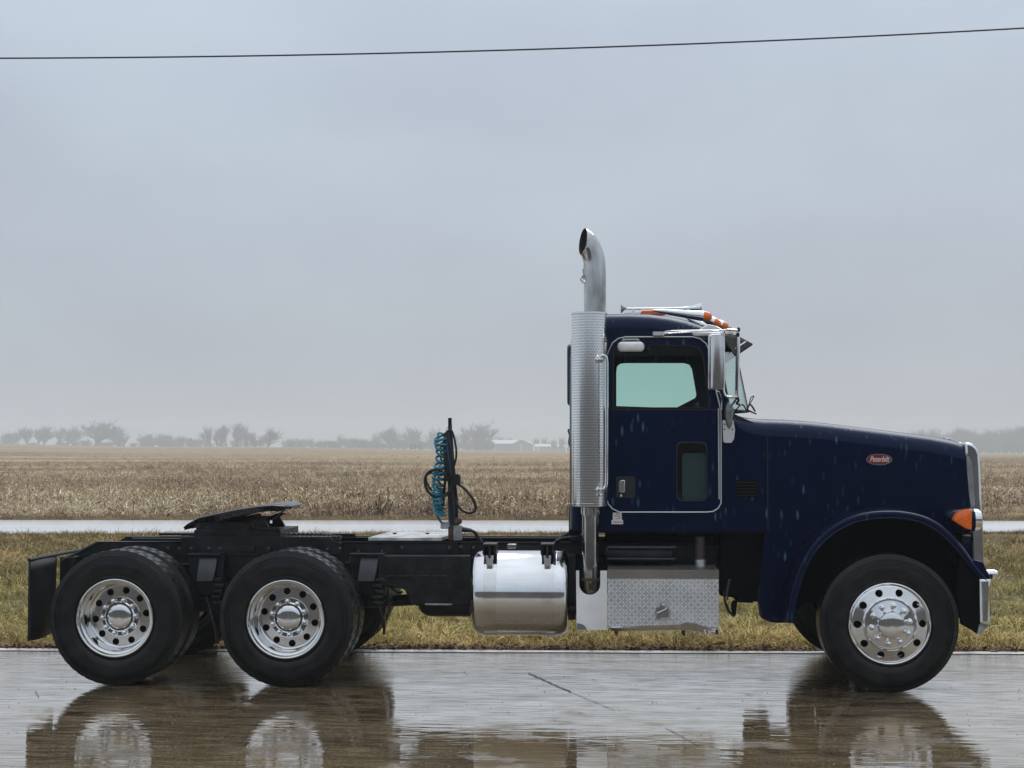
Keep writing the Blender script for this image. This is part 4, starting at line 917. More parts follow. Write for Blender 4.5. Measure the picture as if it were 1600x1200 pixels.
for yy in (.88, mir(.92)):
    t = TB(); t.prism(px([(306, 819), (346, 814), (390, 818), (390, 831), (306, 831)], .88), yy, yy + .04); t.build('slide_bracket', BLACKM, fw, bevel=.004)
A, B = P(303, 828, .84), P(438, 838, .84); TB().box(A[0], B[0], .84, mir(.84), B[1] - .01, A[1]).build('base_plate', BLACKM, fw, bevel=.005)
A, B = P(371, 827, .83), P(437, 824, .83); TB().box(P(405, 829, .83)[0], B[0], .83, .90, P(437, 829, .83)[1], B[1]).build('slide_stop', BLACKM, fw, bevel=.004)
x, z = P(310, 822, .86); TB().tube([(x, .84, z), (x, .92, z)], .022, 12).build('pivot_pin', GREASE, fw)
pts_ = [P3(*q, .86) for q in ((450, 792), (444, 797), (437, 803), (430, 810), (418, 813))]
TB().tube(smoothpath(pts_, 5), .007, 6).build('release_handle', GREASE, fw)
# slide rack with teeth
A, B = P(402, 838.5, .86), P(532, 838.5, .86); zt = P(450, 833, .86)[1]
rk = TB(); rk.box(A[0], B[0], .85, .93, A[1] - .03, A[1] + .004); nT = 19
for k in range(nT):
    x = A[0] + (B[0] - A[0]) * (k + .5) / nT; h_ = (zt - A[1]) * (1 if k < 15 else (nT - k) / 5)
    rk.tube([(x - .012, .88, A[1]), (x - .016, .88, A[1] + h_ * .7), (x - .004, .88, A[1] + h_), (x + .012, .88, A[1] + h_ * .8), (x + .004, .88, A[1] + h_ * .35)], .0055, 5)
tag(rk.build('slide_rack', GREASE), kind='stuff')

# deck plate (aluminium) on the frame
A, B = P(575, 845, YN), P(690, 841, YN)
t = TB(); t.add([(A[0], .80, A[1]), (B[0], .80, A[1]), (B[0], .80, A[1] + .028), (A[0], .80, A[1] + .028), (A[0] + .06, 1.64, A[1] + .0), (B[0] + .04, 1.64, A[1]), (B[0] + .04, 1.64, A[1] + .032), (A[0] + .06, 1.64, A[1] + .032)],
                [(0, 1, 2, 3), (4, 5, 6, 7), (3, 2, 6, 7), (0, 1, 5, 4), (0, 3, 7, 4), (1, 2, 6, 5)])
t.build('deck_plate', mat('worn_diamond_aluminium', (.50, .50, .50), rough=.4, metal=.6, var=.35, vscale=7, col2=(.75, .75, .75), bump=.4, bscale=60), bevel=.004)
for q in (617, 668): x, z = P(q, 834, 1.3); TB().box(x - .015, x + .015, 1.28, 1.32, A[1] + .03, A[1] + .04).build('deck_bolt', BLACKM)

# ---------------------------------------------------------------- hose mast
hm = tpart('hose_mast', P3(709, 842, 1.0))
M = lambda a, b, Y=1.0: P3(a, b, Y)
TB().tube([M(709, 826), M(707, 780), M(705, 720), M(703, 653)], [.045, .040, .028, .013], 12).build('pole', mat('old_blue_black_post', (.010, .016, .028), rough=.5, var=.5, vscale=14, col2=(.02, .05, .10)), hm)
TB().tube([M(703, 676), M(703, 653)], .016, 10).build('pole_tip', BLACKM, hm)
A = M(701, 842); B = M(719, 822); TB().box(A[0], B[0], .96, 1.04, A[2] - .01, B[2], c=.01).build('mast_foot', RUST, hm)
A = M(709, 844, .93); B = M(722, 821, .93); TB().box(A[0], B[0], .91, .95, A[2], B[2], c=.006).build('socket_box', GREYP, hm)
TB().tube([M(722, 827, .92), M(737, 829, .92)], [.024, .016], 10).build('plug', HOSE, hm)
TB().tube(smoothpath([M(735, 829, .92), M(742, 831, .9), (M(748, 841, .9)), M(753, 846, .9)], 5), .011, 6).build('plug_cable', HOSE, hm)
TB().tube(smoothpath([M(735, 830, .93), M(741, 833, .93), M(745, 842, .93), M(752, 848, .93)], 5), .006, 6).build('plug_cable', HOSE, hm)
t = TB(); t.box(*sorted((M(689, 818)[0], M(703, 818)[0])), .96, 1.04, M(696, 826)[2], M(696, 815)[2], c=.006); t.build('gladhand', GREYP, hm, bevel=.004)
x, y, z = M(716, 814, .97); TB().lathe([(.001, -.05), (.028, -.04), (.034, 0), (.028, .04), (.001, .05)], 'Y', (x, y, z), 14).build('gladhand', RUST, hm)
def coil(path, rad, turns, r, m, nm, tilt=.3, squash=1.0):
    path = smoothpath(path, 20); n = len(path); o = []; steps = turns * 14
    for i in range(steps + 1):
        t_ = i / steps; q = t_ * (n - 1); k = min(int(q), n - 2); p = path[k].lerp(path[k + 1], q - k); a = 2 * math.pi * turns * t_
        jit = 1 + .16 * math.sin(t_ * 19)
        o.append(p + Vector((math.cos(a) * rad * jit, math.sin(a) * rad * jit, math.cos(a) * tilt * rad * math.sin(t_ * 17 + 1) + math.sin(a) * .25 * rad)))
    TB().tube(o, r, 6).build(nm, m, hm)
coil([M(688, 682, .95), M(689, 705, .95), M(686, 735, .95), M(683, 762, .95), M(685, 785, .95), M(687, 802, .95)], .043, 16, .0115, TEAL, 'coiled_air_hose', .35)
coil([M(694, 690, 1.0), M(694, 715, 1.0), M(691, 745, 1.0), M(688, 770, 1.0), M(689, 792, 1.0)], .034, 13, .0095, TEALD, 'coiled_air_hose', .4)
TB().tube(smoothpath([M(683, 800, .95), M(684, 808, .95), M(691, 818, .97), M(697, 822, .98)], 5), .010, 8).build('hose_tail', TEALD, hm)
TB().tube(smoothpath([M(688, 684, .95), M(684, 678, .95), M(690, 677, .95), M(697, 684, .97), M(701, 676, .98)], 6), .008, 6).build('hose_tail', TEAL, hm)
TB().tube(smoothpath([M(702, 665), M(697, 672), M(700, 680)], 5), .003, 5).build('hanging_chain', STEEL, hm)
# black electrical cable loops
TB().tube(smoothpath([M(698, 748, .93), M(688, 735, .92), M(672, 736, .92), M(664, 748, .92), M(667, 765, .92), M(680, 777, .92), (M(696, 774, .92)), M(707, 760, .92), M(706, 746, .92)], 8), .0115, 8).build('cable_loop', HOSE, hm)
TB().tube(smoothpath([M(700, 742, .95), M(682, 738, .95), M(668, 741, .95), M(666, 752, .95), M(676, 768, .95), M(690, 776, .95), (M(703, 767, .95))], 8), .010, 8).build('cable_loop', HOSE, hm)
TB().tube(smoothpath([M(709, 754, .93), M(722, 760, .93), M(737, 777, .93), M(743, 793, .93), M(737, 801, .93), M(722, 797, .93), M(711, 782, .93), M(708, 768, .93)], 8), .0115, 8).build('cable_loop', HOSE, hm)
for dx, rr, m_ in ((-5, .010, HOSE), (-2, .012, HOSE), (2, .012, HOSE), (5, .010, HOSE), (0, .010, BLUEH)):
    TB().tube(smoothpath([M(697 + dx * .4, 676, .95), M(699 + dx, 700, .94), M(704 + dx, 730, .93), M(706 + dx, 752, .93), M(709 + dx, 785, .95), M(710 + dx * .8, 824, .97)], 8), rr, 6).build('air_line', m_, hm)
TB().tube(smoothpath([M(697, 676, .97), M(705, 672, .95), M(711, 690, .95), M(713, 712, .95), M(709, 730, .95)], 8), .009, 6).build('air_line', HOSE, hm)
TB().tube(smoothpath([M(697, 678, .97), M(694, 700, .97), M(696, 740, .97), M(694, 770, .97), M(693, 788, .97)], 8), .012, 6).build('air_line', HOSE, hm)
A, B = M(706, 758, .9), M(719, 741, .9); TB().box(A[0], B[0], .88, .98, A[2], B[2], c=.012).build('cable_clamp', BLACKM, hm)
A, B = M(693, 752, .9), M(704, 744, .9); TB().box(A[0], B[0], .88, .98, A[2], B[2], c=.01).build('cable_clamp', BLACKM, hm)

# ---------------------------------------------------------------- fuel tank
ft = tpart('fuel_tank', (P(812, 929, .385)[0], .385, P(812, 929, .0)[1]))
Yt, Rt_ = .385, .338
x0, zt_ = P(736, 929, .20); x1, _ = P(890, 929, .20); Lt = x1 - x0
prof_ = [(.001, 0.0), (.20, .002), (.285, .010), (.312, .022), (.328, .045), (.336, .075), (.338, .10), (.3395, .105), (.338, .11), (.338, Lt - .11), (.3395, Lt - .105), (.338, Lt - .10), (.336, Lt - .075), (.328, Lt - .045), (.312, Lt - .022), (.285, Lt - .010), (.20, Lt - .002), (.001, Lt)]
TKM = mat('mirror_aluminium', (.80, .81, .82), rough=.09, metal=1, var=.06, vscale=4, bump=.012, bscale=7)
TB().lathe(prof_, 'X', (x0, Yt, zt_), 96).build('tank_shell', TKM, ft, smooth=50)
for a, b_ in ((754.5, 775), (845.5, 865)):
    X0, X1 = P(a, 900, .05)[0], P(b_, 900, .05)[0]
    TB().lathe([(.3385, 0), (.3425, .001), (.3425, X1 - X0 - .001), (.3385, X1 - X0)], 'X', (X0, Yt, zt_), 96).build('tank_strap', ALU, ft, smooth=30)
    m_ = (a + b_) / 2
    bz = px([(m_ - 10.5, 850), (m_ + 10.5, 850), (m_ + 10.5, 866), (m_ + 8, 868), (m_ + 8, 853), (m_ - 8, 853), (m_ - 8, 868), (m_ - 10.5, 866)], .16); TB().prism(bz, .14, .40).build('strap_bracket', BLACKM, ft)
    TB().prism(px([(m_ - 7, 853), (m_ + 7, 853), (m_ + 7, 862), (m_ - 7, 862)], .3), .30, YN).build('bracket_arm', BLACKM, ft)
    x, z = P(m_, 862, .13); TB().tube([(x, .16, z + .05), (x, .15, z - .05)], .010, 8).build('strap_bolt', HOSE, ft)
    TB().prism(px([(m_ - 6, 868), (m_ - 2.5, 868), (m_ - 1.5, 873), (m_ + 1.5, 873), (m_ + 2.5, 868), (m_ + 6, 868), (m_ + 4.5, 884), (m_ - 4.5, 884)], .12), .105, .150).build('buckle_plate', ALUB, ft, bevel=.002)
x, z = P(813, 867, .30); TB().lathe([(.045, -.02), (.045, .012), (.040, .022), (.001, .024)], 'Z', (x, .33, z - .01), 20).build('filler_cap', BLACKR, ft)
TB().lathe([(.075, -.04), (.070, .0), (.05, .004)], 'Z', (x, .33, z - .015), 20).build('filler_neck', ALU, ft)
A, B = P(793, 857, .5), P(807, 850, .5); TB().box(A[0], B[0], .48, .55, A[1], B[1], c=.006).build('line_fitting', CHROME, ft, bevel=.003)
x, z = P(891, 940, .3)

# ---------------------------------------------------------------- exhausts
def stack(sign, nm, full=True):
    YY = (lambda Y: Y) if sign == 1 else mir
    yc = .25
    ex = tpart(nm, (P(921, 640, yc)[0], YY(yc), P(921, 640, yc)[1]))
    xs, zs = P(921.3, 790, yc); _, zs1 = P(921, 488.5, yc)
    xo, yo, zo = ex.location; 
    # perforated shield, own origin so its pattern follows its axis
    sh = MB().lathe([(.136, 0), (.1425, .002), (.1425, zs1 - zs - .002), (.136, zs1 - zs)], 'Z', (0, 0, 0), 72).mesh('heat_shield', SHIELD, 40)
    o = _link('heat_shield', sh, ex); o.location = (xs - (xo + _ox), 0, zs - zo)
    TB().lathe([(.136, 0), (.136, -.004), (.02, -.004)], 'Z', (xs, YY(yc), zs), 48).build('shield_base', ALUB, ex)
    TB().lathe([(.136, .0), (.07, -.004)], 'Z', (xs, YY(yc), zs1 - .01), 48).build('shield_top', BLACKM, ex)
    for zz in (zs + .015, zs1 - .015): TB().lathe([(.1425, -.006), (.1455, -.004), (.1455, .004), (.1425, .006)], 'Z', (xs, YY(yc), zz), 64).build('shield_band', ALU, ex)
    # upper pipe with turned-out end
    ctr = [(929.5, 492), (929.5, 440), (929.3, 420), (928, 405), (923.5, 391), (916, 380), (911, 377.5)]
    cp = smoothpath([(P(a, b_, yc)[0], YY(yc), P(a, b_, yc)[1]) for a, b_ in ctr], 5); n = len(cp); seg = 28; rp = .0885; rg = []; ri = []
    nout = Vector((-math.cos(R(22)), -math.sin(R(22)) * sign, .12)).normalized()
    for i, p in enumerate(cp):
        a = cp[max(i - 1, 0)]; b_ = cp[min(i + 1, n - 1)]; d = (b_ - a).normalized(); w_ = sstep((i - n * .62) / (n * .38 - 1))
        dd = (d * (1 - w_) + nout * w_).normalized()
        u = Vector((0, 1, 0)); u = (u - dd * u.dot(dd)).normalized(); v = dd.cross(u).normalized(); st = 1 + .26 * w_
        g_ = [p + u * math.cos(2 * math.pi * k / seg) * rp + v * math.sin(2 * math.pi * k / seg) * rp * st for k in range(seg)]
        rg.append(g_); ri.append([p + (q - p) * .955 for q in g_])
    m1 = TB(); m1.rings(rg); m1.rings([rg[-1], ri[-1]]); m1.build('exhaust_pipe', HEATST if sign == 1 else CHROME, ex, smooth=60)
    m2 = TB(); m2.rings(ri[n // 3:]); m2.build('pipe_bore', SOOT, ex, smooth=60)
    if sign == 1:
        x, z = P(909.5, 437, yc); TB().tube([(x + .01, yc - .02, z - .03), (x - .012, yc - .02, z), (x + .01, yc - .02, z + .04)], .009, 6).build('pipe_tab', CHROME, ex)
        # lower pipe, clamp, elbow
        xa, za = P(922.5, 792, yc); _, zb = P(922, 912, yc)
        TB().tube(smoothpath([(xa, yc, za), (xa - .002, yc, (za + zb) / 2), (xa - .002, yc + .0, zb + .07), (xa, yc + .06, zb - .06), (xa, yc + .24, zb - .12)], 6), .066, 28).build('lower_pipe', HEATST, ex)
        TB().lathe([(.067, -.012), (.071, -.010), (.071, .010), (.067, .012)], 'Z', (xa, yc, zb + .035), 28).build('pipe_weld', RUST, ex)
        TB().lathe([(.068, -.03), (.075, -.028), (.075, .028), (.068, .03)], 'Z', (xa, yc, za - .03), 28).build('pipe_clamp', ALU, ex)
        for dx in (-.035, .045): TB().tube([(xa + dx, yc - .082, za - .07), (xa + dx, yc - .082, za)], .016, 8).build('clamp_bolt', CHROME, ex)
        TB().tube([(xa, yc, za - .01), (xa, yc, za + .03)], .058, 20).build('pipe_collar', RUST, ex)
    return ex
stack(1, 'exhaust_stack'); stack(-1, 'exhaust_stack')
# grab handle on the shield
g_ = [P3(a, b_, .10) for a, b_ in ((938.5, 562), (939, 557.5), (943, 556), (947.5, 560), (948, 575), (948, 620), (948, 700), (947.5, 752), (945.5, 762), (940, 767))]
TB().tube(smoothpath(g_, 5), .0135, 10).build('grab_handle', CHROME)
for a, b_ in ((938.5, 562), (938.5, 766)):
    x, z = P(a, b_, .10); TB().lathe([(.001, -.014), (.020, -.012), (.024, .0), (.018, .03)], 'Y', (x, .10, z), 16).build('handle_mount', CHROME)
x, z = P(939, 774, .10); TB().lathe([(.001, -.008), (.014, -.006), (.014, .02)], 'Y', (x, .10, z), 12).build('handle_mount', CHROME)

# ---------------------------------------------------------------- cab
YS = .40
RC = .13
cab = tpart('cab', (P(1020, 828, YC)[0], YC, P(1020, 828, YC)[1]))
prf = [(890, 829, 1, 0), (889.5, 740, 1, 0), (889.5, 640, 1, 0), (890, 560, 1, 0), (892, 530, .9, -.3), (898, 510, .6, -.7), (911, 496, .2, -1), (930, 490.5, 0, -1), (955, 489, 0, -1), (985, 488.5, 0, -1), (1015, 489.5, 0, -1), (1045, 493, 0, -1), (1072, 498.5, 0, -1), (1095, 505.5, 0, -1), (1112, 511, 0, -1), (1128, 518, 0, -.85)]
rg = []; ths = [90 * k / 6 for k in range(7)]
def cring(th, far):
    Yr = YS + RC * 1.15 * (1 - math.cos(R(th))); k = 1 - math.sin(R(th)); o = []
    for a, b_, ix, iz in prf:
        x, z = P(a, b_, YS + .05); o.append((x + ix * RC * .55 * k, mir(Yr) if far else Yr, z + iz * RC * .95 * k))
    return o
for th in ths: rg.append(cring(th, False))
top = cring(90, False)
for f_ in (.25, .5, .75):
    o = []; 
    for (x, y, z), q in zip(top, prf): o.append((x + (.10 if q[0] > 1090 else 0) * math.sin(math.pi * f_), YS + .15 + (2 * YC - 2 * YS - .3) * f_, z + (.02 * math.sin(math.pi * f_) if q[3] < -.5 else 0)))
    rg.append(o)
for th in reversed(ths): rg.append(cring(th, True))
TB().rings(rg, closed=False).build('cab_shell', PAINT, cab, smooth=50)
side0 = [(p[0], p[2]) for p in rg[0]]
sidepoly = side0 + px([(1116, 536), (1127, 580), (1138, 640), (1143, 652), (1154, 668), (1170, 677), (1199, 682), (1199, 829)], YS)
WIN = px([(957, 560), (957, 549), (962, 541.5), (972, 539), (1080, 539), (1092, 543), (1098, 552), (1101, 566), (1107, 610), (1109, 638), (957, 638)], YS)
WINF = px([(963, 582), (964, 573), (969, 568.5), (978, 567.5), (1068, 567.5), (1077, 570), (1081, 577), (1088, 617), (1086, 622), (1058, 636.5), (1050, 637.5), (963, 634.5)], mir(YS))
LWIN = rrect(*[P(1057, 740, YS)[0], P(1105, 740, YS)[0]], P(1081, 783, YS)[1], P(1081, 690, YS)[1], .045)
t = TB(); t.prism(sidepoly, YS, YS + .02, holes=[WIN, LWIN]); t.build('side_panel', PAINT, cab, smooth=20)
t = TB(); t.prism(sidepoly, mir(YS + .02), mir(YS), holes=[WINF]); t.build('side_panel', PAINT, cab, smooth=20)
# cowl top / firewall / floor / pillars
A, B = P(1147, 650, YS), P(1199, 668, YS)
xb = P(890, 829, YS)[0]; xf = P(1199, 829, YS)[0]; zf = P(1040, 829, YS)[1]
TB().box(xb, xf, YS + .005, mir(YS) - .005, zf - .02, zf + .004).build('cab_floor', BLACKR, cab)
TB().box(xf - .03, xf - .01, YS + .03, mir(YS) - .03, zf, B[1] - .02).build('firewall', BLACKR, cab)
# interior
ci_ = (xb + .12)
TB().box(xb + .03, xb + .06, YS + .05, mir(YS) - .05, zf, zf + 1.55).build('back_lining', CABIN, cab)
for yy in (.72, 1.50):
    s = TB(); s.box(xb + .22, xb + .72, yy - .22, yy + .26, zf + .30, zf + .44, c=.03); s.box(xb + .14, xb + .26, yy - .22, yy + .26, zf + .40, zf + .93, c=.03); s.build('seat', CABIN, cab, bevel=.02)
d = TB(); d.prism(px([(1100, 700), (1100, 655), (1140, 643), (1196, 668), (1196, 760)], YS), YS + .04, mir(YS) - .04); d.build('dashboard', CABIN, cab)
x, z = P(1085, 650, 1.6); TB().tube([(x + .03 * math.sin(a) + .0, 1.68 + .21 * math.cos(a), z - .05 + .20 * math.sin(a) * .8) for a in [2 * math.pi * k / 24 for k in range(24)]], .014, 8, closed=True).build('steering_wheel', CABIN, cab)
A, B = P(1066, 782, YS + .12), P(1103, 708, YS + .12); TB().box(A[0], B[0], YS + .10, YS + .13, A[1], B[1], c=.02).build('inner_door_card', CABINL, cab)

# door
door = tpart('door', P3(1035, 800, YS - .01))
DO = px([(951, 548), (957, 536), (966, 529), (978, 526.5), (1082, 526.5), (1094, 529.5), (1103, 537), (1109, 550), (1113, 575), (1119, 612), (1124, 632), (1126.5, 645), (1126.5, 786), (1122, 794), (1114, 799), (1104, 800), (968, 800), (957, 795), (950, 787), (947, 775), (947, 560)], YS)
t = TB(); t.prism(DO, YS - .012, YS - .002, holes=[WIN, LWIN]); t.build('door_skin', PAINT, door, smooth=20)
TB().tube([(x, YS - .013, z) for x, z in DO], .0052, 6, closed=True).build('seam_strip', mat('door_seal_strip', (.55, .56, .57), rough=.35, metal=.6), door)
A, B = P(957, 640, YS), P(1125, 640, YS); TB().box(A[0], B[0], YS - .018, YS - .011, A[1] - .006, A[1] + .004).build('belt_line', DARKW, door)
t = TB(); A, B = P(1121.5, 638, YS), P(1124.5, 780, YS); t.box(A[0], B[0], YS - .020, YS - .011, B[1], A[1]); t.build('drip_strip', ALUB, door)
t = TB(); t.prism(WIN, YS + .004, YS + .008); t.build('window_glass', GLASS, door, smooth=0)
def ringframe(o, k, y0, y1, m_, nm, par):
    cx = sum(p[0] for p in o) / len(o); cz = sum(p[1] for p in o) / len(o); inn = []
    for x, z in o: v = Vector((cx - x, cz - z)); v = v.normalized() * k; inn.append((x + v.x, z + v.y))
    t = TB(); t.prism(o, y0, y1, holes=[inn]); t.build(nm, m_, par, smooth=0)
ringframe(WIN, .012, YS - .016, YS - .004, DARKW, 'window_seal', door)
t = TB(); t.prism(LWIN, YS + .002, YS + .006); t.build('peep_window', glass('green_tinted_glass', (.72, .82, .82)), door, smooth=0)
ringframe(LWIN, .011, YS - .017, YS - .008, mat('window_gasket', (.012, .018, .024), rough=.35), 'peep_window_gasket', door)
x0_, x1_ = P(966.5, 760, YS)[0], P(976.5, 760, YS)[0]; z0_, z1_ = P(971, 769, YS)[1], P(971, 750, YS)[1]
hd = [(x0_, z0_), (x1_, z0_), (x1_, z1_), (x0_ + .022, z1_), (x0_ + .006, z1_ - .01), (x0_, z1_ - .026)]
TB().prism(rrect(x0_ - .02, x0_ + .135, z0_ - .045, z1_ + .03, .02), YS - .0145, YS - .0115).build('handle_recess', mat('door_handle_recess', (.002, .003, .008), rough=.5), door)
TB().prism(hd, YS - .045, YS - .012).build('door_handle', CHROME, door, bevel=.004)
x, z = P(970.5, 774.5, YS); TB().lathe([(.001, -.012), (.010, -.011), (.0135, -.006), (.014, 0)], 'Y', (x, YS - .012, z), 16).build('door_lock', CHROME, door)
# far door with its glass
fdoor = tpart('door', (P(1035, 800, YS)[0], mir(YS), P(1035, 800, YS)[1]))
t = TB(); t.prism(WINF, mir(YS) - .012, mir(YS) - .008); t.build('window_glass', GLASS, fdoor, smooth=0)
# look-down mirror
A, B = P(964.5, 549.5, YS - .06), P(1007, 533.5, YS - .06)
t = TB(); o = rrect(A[0], B[0], A[1], B[1], .036, 7); cx, cz = (A[0] + B[0]) / 2, (A[1] + B[1]) / 2
rg = []
for s_, y_ in ((.96, YS - .014), (1, YS - .04), (.97, YS - .062), (.80, YS - .078), (.45, YS - .085), (.01, YS - .087)): rg.append([(cx + (a - cx) * s_, y_, cz + (b_ - cz) * s_) for a, b_ in o])
t.rings(rg); t.build('look_down_mirror', mat('white_mirror_shell', (.80, .80, .81), rough=.25, metal=.2), cab, smooth=60)
A, B = P(975, 531.5, YS - .05), P(996, 529, YS - .05); TB().box(A[0], B[0], YS - .05, YS - .02, A[1], B[1]).build('mirror_clip', ALUB, cab)
for q in (974, 997): x, z = P(q, 531, YS - .05); TB().prism([(x - .015, z - .006), (x + .015, z - .006), (x, z + .014)], YS - .05, YS - .02).build('mirror_clip', ALUB, cab)

# windshield: two flat panes meeting at a centre post, corner pillars
WB = [P3(1119, 536, YS + .01), P3(1139, 640, YS + .01)]; WC = [P3(1149, 546, YC), P3(1169, 643, YC)]
for s in (1, -1):
    f_ = (lambda p: p) if s == 1 else (lambda p: (p[0], mir(p[1]), p[2]))
    a, b_, c, d_ = (Vector(f_(q)) for q in (WB[0], WB[1], WC[1], WC[0])); nrm = (b_ - a).cross(d_ - a).normalized() * .004
    t = TB(); t.add([a + nrm, b_ + nrm, c + nrm, d_ + nrm, a - nrm, b_ - nrm, c - nrm, d_ - nrm], [(0, 1, 2, 3), (7, 6, 5, 4)]); t.build('windshield_pane', GLASSW, cab, smooth=0)
    TB().tube([a, b_], .016, 8).build('corner_pillar', PAINT, cab)
    TB().tube([a, d_], .010, 8).build('header_seal', DARKW, cab); TB().tube([b_, c], .010, 8).build('base_seal', DARKW, cab)
TB().tube([WC[0], WC[1]], .008, 8).build('centre_post', DARKW, cab)
# header panel between roof edge and glass
e0 = [tuple(r_[-1]) for r_ in [cring(t_, False) for t_ in ths]]
t = TB(); Lr = [Vector(e0[0]), Vector(e0[-1]), Vector((e0[-1][0] + .10, YC, e0[-1][2] + .02)), Vector((e0[-1][0], mir(e0[-1][1]), e0[-1][2])), Vector((e0[0][0], mir(e0[0][1]), e0[0][2]))]
Wr = [Vector(WB[0]), Vector(WB[0]).lerp(Vector(WC[0]), .2), Vector(WC[0]), Vector((Vector(WB[0]).lerp(Vector(WC[0]), .2).x, mir(Vector(WB[0]).lerp(Vector(WC[0]), .2).y), Vector(WB[0]).lerp(Vector(WC[0]), .2).z)), Vector((WB[0][0], mir(WB[0][1]), WB[0][2]))]
t.rings([Lr, Wr], closed=False); t.build('header_panel', PAINT, cab, smooth=50)
# A-pillar skin between door edge and glass is the side panel; cowl with rounded shoulder
# sun visor
t = TB(); va, vb = Vector(P3(1126, 522, YS + .06)), Vector(P3(1136, 554, YS + .02)); vc, vd = Vector(P3(1150, 523, YC)), Vector(P3(1176, 537, YC))
for s in (1, -1):
    f_ = (lambda v: v) if s == 1 else (lambda v: Vector((v.x, mir(v.y), v.z)))
    ve = Vector((vb.x + .06, YS + .02, vb.z - .002)); q = [f_(v) for v in (va, ve, vd, vc)]; dn = Vector((0, 0, -.012))
    t.add(q + [v + dn for v in q], [(0, 1, 2, 3), (7, 6, 5, 4), (0, 1, 5, 4), (1, 2, 6, 5), (2, 3, 7, 6), (3, 0, 4, 7)])
t.build('sun_visor', BLACKR, cab, smooth=0)
for yy in (YS + .05,): TB().tube([P3(1138, 552, yy), P3(1165, 534, .8)], .006, 6).build('visor_stay', CHROME, cab)
# chrome visor mount triangle at the roof corner
TB().prism(px([(1083, 523), (1096, 512.5), (1106, 507), (1120, 510), (1136, 519), (1136, 525)], YS), YS - .02, YS + .06).build('visor_mount', ALU, cab, bevel=.006)
# wipers
TB().tube(smoothpath([P3(1166, 643, .9), P3(1172, 632, .9), P3(1180, 643, .9)], 5), .008, 6).build('wiper_arm', HOSE, cab)
TB().tube([P3(1166, 640, .8), P3(1182, 647, .8)], [.010, .006], 6).build('wiper_arm', HOSE, cab)
TB().tube(smoothpath([P3(1167, 640, .7), P3(1174, 627, .7), P3(1178, 619, .7), P3(1173, 622, .7), P3(1170, 634, .7)], 6), .004, 5).build('washer_line', HOSE, cab)
TB().tube(smoothpath([P3(1148, 646, .5), P3(1152, 638, .45), P3(1160, 632, .5), P3(1166, 641, .6)], 6), .006, 6).build('wiper_arm', HOSE, cab)
# rear window bulge / cables on cab rear
TB().tube(smoothpath([P3(893, 672, .8), P3(888, 672, .8), P3(890, 680, .8), P3(889, 692, .8), P3(892, 700, .8)], 5), .008, 6).build('rear_cable', HOSE, cab)
TB().tube(smoothpath([P3(892, 694, .8), P3(889, 697, .8), P3(887, 703, .8), P3(890, 703, .8)], 5), .003, 5).build('rear_cable', STEEL, cab)
A = P(897, 540, 1.0); B = P(889, 634, 1.0); t = TB(); o = rrect(YS + .35, mir(YS) - .35, B[1], A[1], .08)
xq = P(889, 600, .9)[0]; t.rings([[(xq + .05, a, b_) for a, b_ in o], [(xq - .0, a, b_) for a, b_ in o], [(xq - .012, YC + (a - YC) * .95, (A[1] + B[1]) / 2 + (b_ - (A[1] + B[1]) / 2) * .95) for a, b_ in o]]); t.build('rear_window_frame', PAINT, cab)
# sticker
A, B = P(957.5, 812, YS), P(971.5, 801, YS); zmid = P(964, 812.5, YS)[1]
TB().prism([(P(955.5, 812, YS)[0], P(964, 819, YS)[1]), (P(973.5, 812, YS)[0], P(964, 819, YS)[1]), (P(973.5, 812, YS)[0], zmid), (B[0], zmid), (B[0], B[1]), (A[0], B[1]), (A[0], zmid), (P(955.5, 812, YS)[0], zmid)], YS - .004, YS - .0005).build('sticker', WHITEP, cab)
def stroke(pts_, w_, m_, Y, nm, par):
    t = TB(); pts_ = [P(a, b_, Y) for a, b_ in pts_]
    for i in range(len(pts_) - 1):
        a, b_ = Vector(pts_[i]), Vector(pts_[i + 1]); d = (b_ - a).normalized(); nn_ = Vector((-d.y, d.x)) * w_; a2 = a - d * w_ * .3; b2 = b_ + d * w_ * .3
        t.add([(a2.x + nn_.x, Y, a2.y + nn_.y), (a2.x - nn_.x, Y, a2.y - nn_.y), (b2.x - nn_.x, Y, b2.y - nn_.y), (b2.x + nn_.x, Y, b2.y + nn_.y)], [(0, 1, 2, 3)])
    return t.build(nm, m_, par, smooth=0, fix=False)
stroke([(962.5, 803.3), (967.5, 803.3)], .0032, STRED, YS - .0055, 'sticker_mark', cab)
stroke([(960.5, 807), (961, 805), (963, 803.6)], .002, STOR, YS - .0057, 'sticker_mark', cab)
stroke([(961.5, 806.6), (968.5, 806.6), (968, 810.4), (963, 810.6)], .0024, STRED, YS - .0055, 'sticker_mark', cab)

def text_mesh(body, size, m_, name, par, loc, shear=.35, sx=1.0, bold=.0):
    cu = bpy.data.curves.new(name, 'FONT'); cu.body = body; cu.size = size; cu.align_x = 'CENTER'; cu.align_y = 'CENTER'; cu.shear = shear; cu.offset = bold; cu.extrude = .001
    ob = bpy.data.objects.new(name, cu); sc.collection.objects.link(ob)
    dg = bpy.context.evaluated_depsgraph_get(); me = bpy.data.meshes.new_from_object(ob.evaluated_get(dg)); bpy.data.objects.remove(ob)
    me.materials.clear(); me.materials.append(m_)
    o = _link(name, me, par); q = par; off = Vector((0, 0, 0))
    while q is not None: off += q.location; q = q.parent
    o.location = Vector(loc) - off; o.rotation_euler.x = math.pi / 2; o.scale.x = sx; return o
for k in range(8): stroke([(958.6 + k * 1.65, 815.8), (959.7 + k * 1.65, 815.8)], .0038, STRED if k % 3 else STOR, YS - .0055, 'sticker_mark', cab)

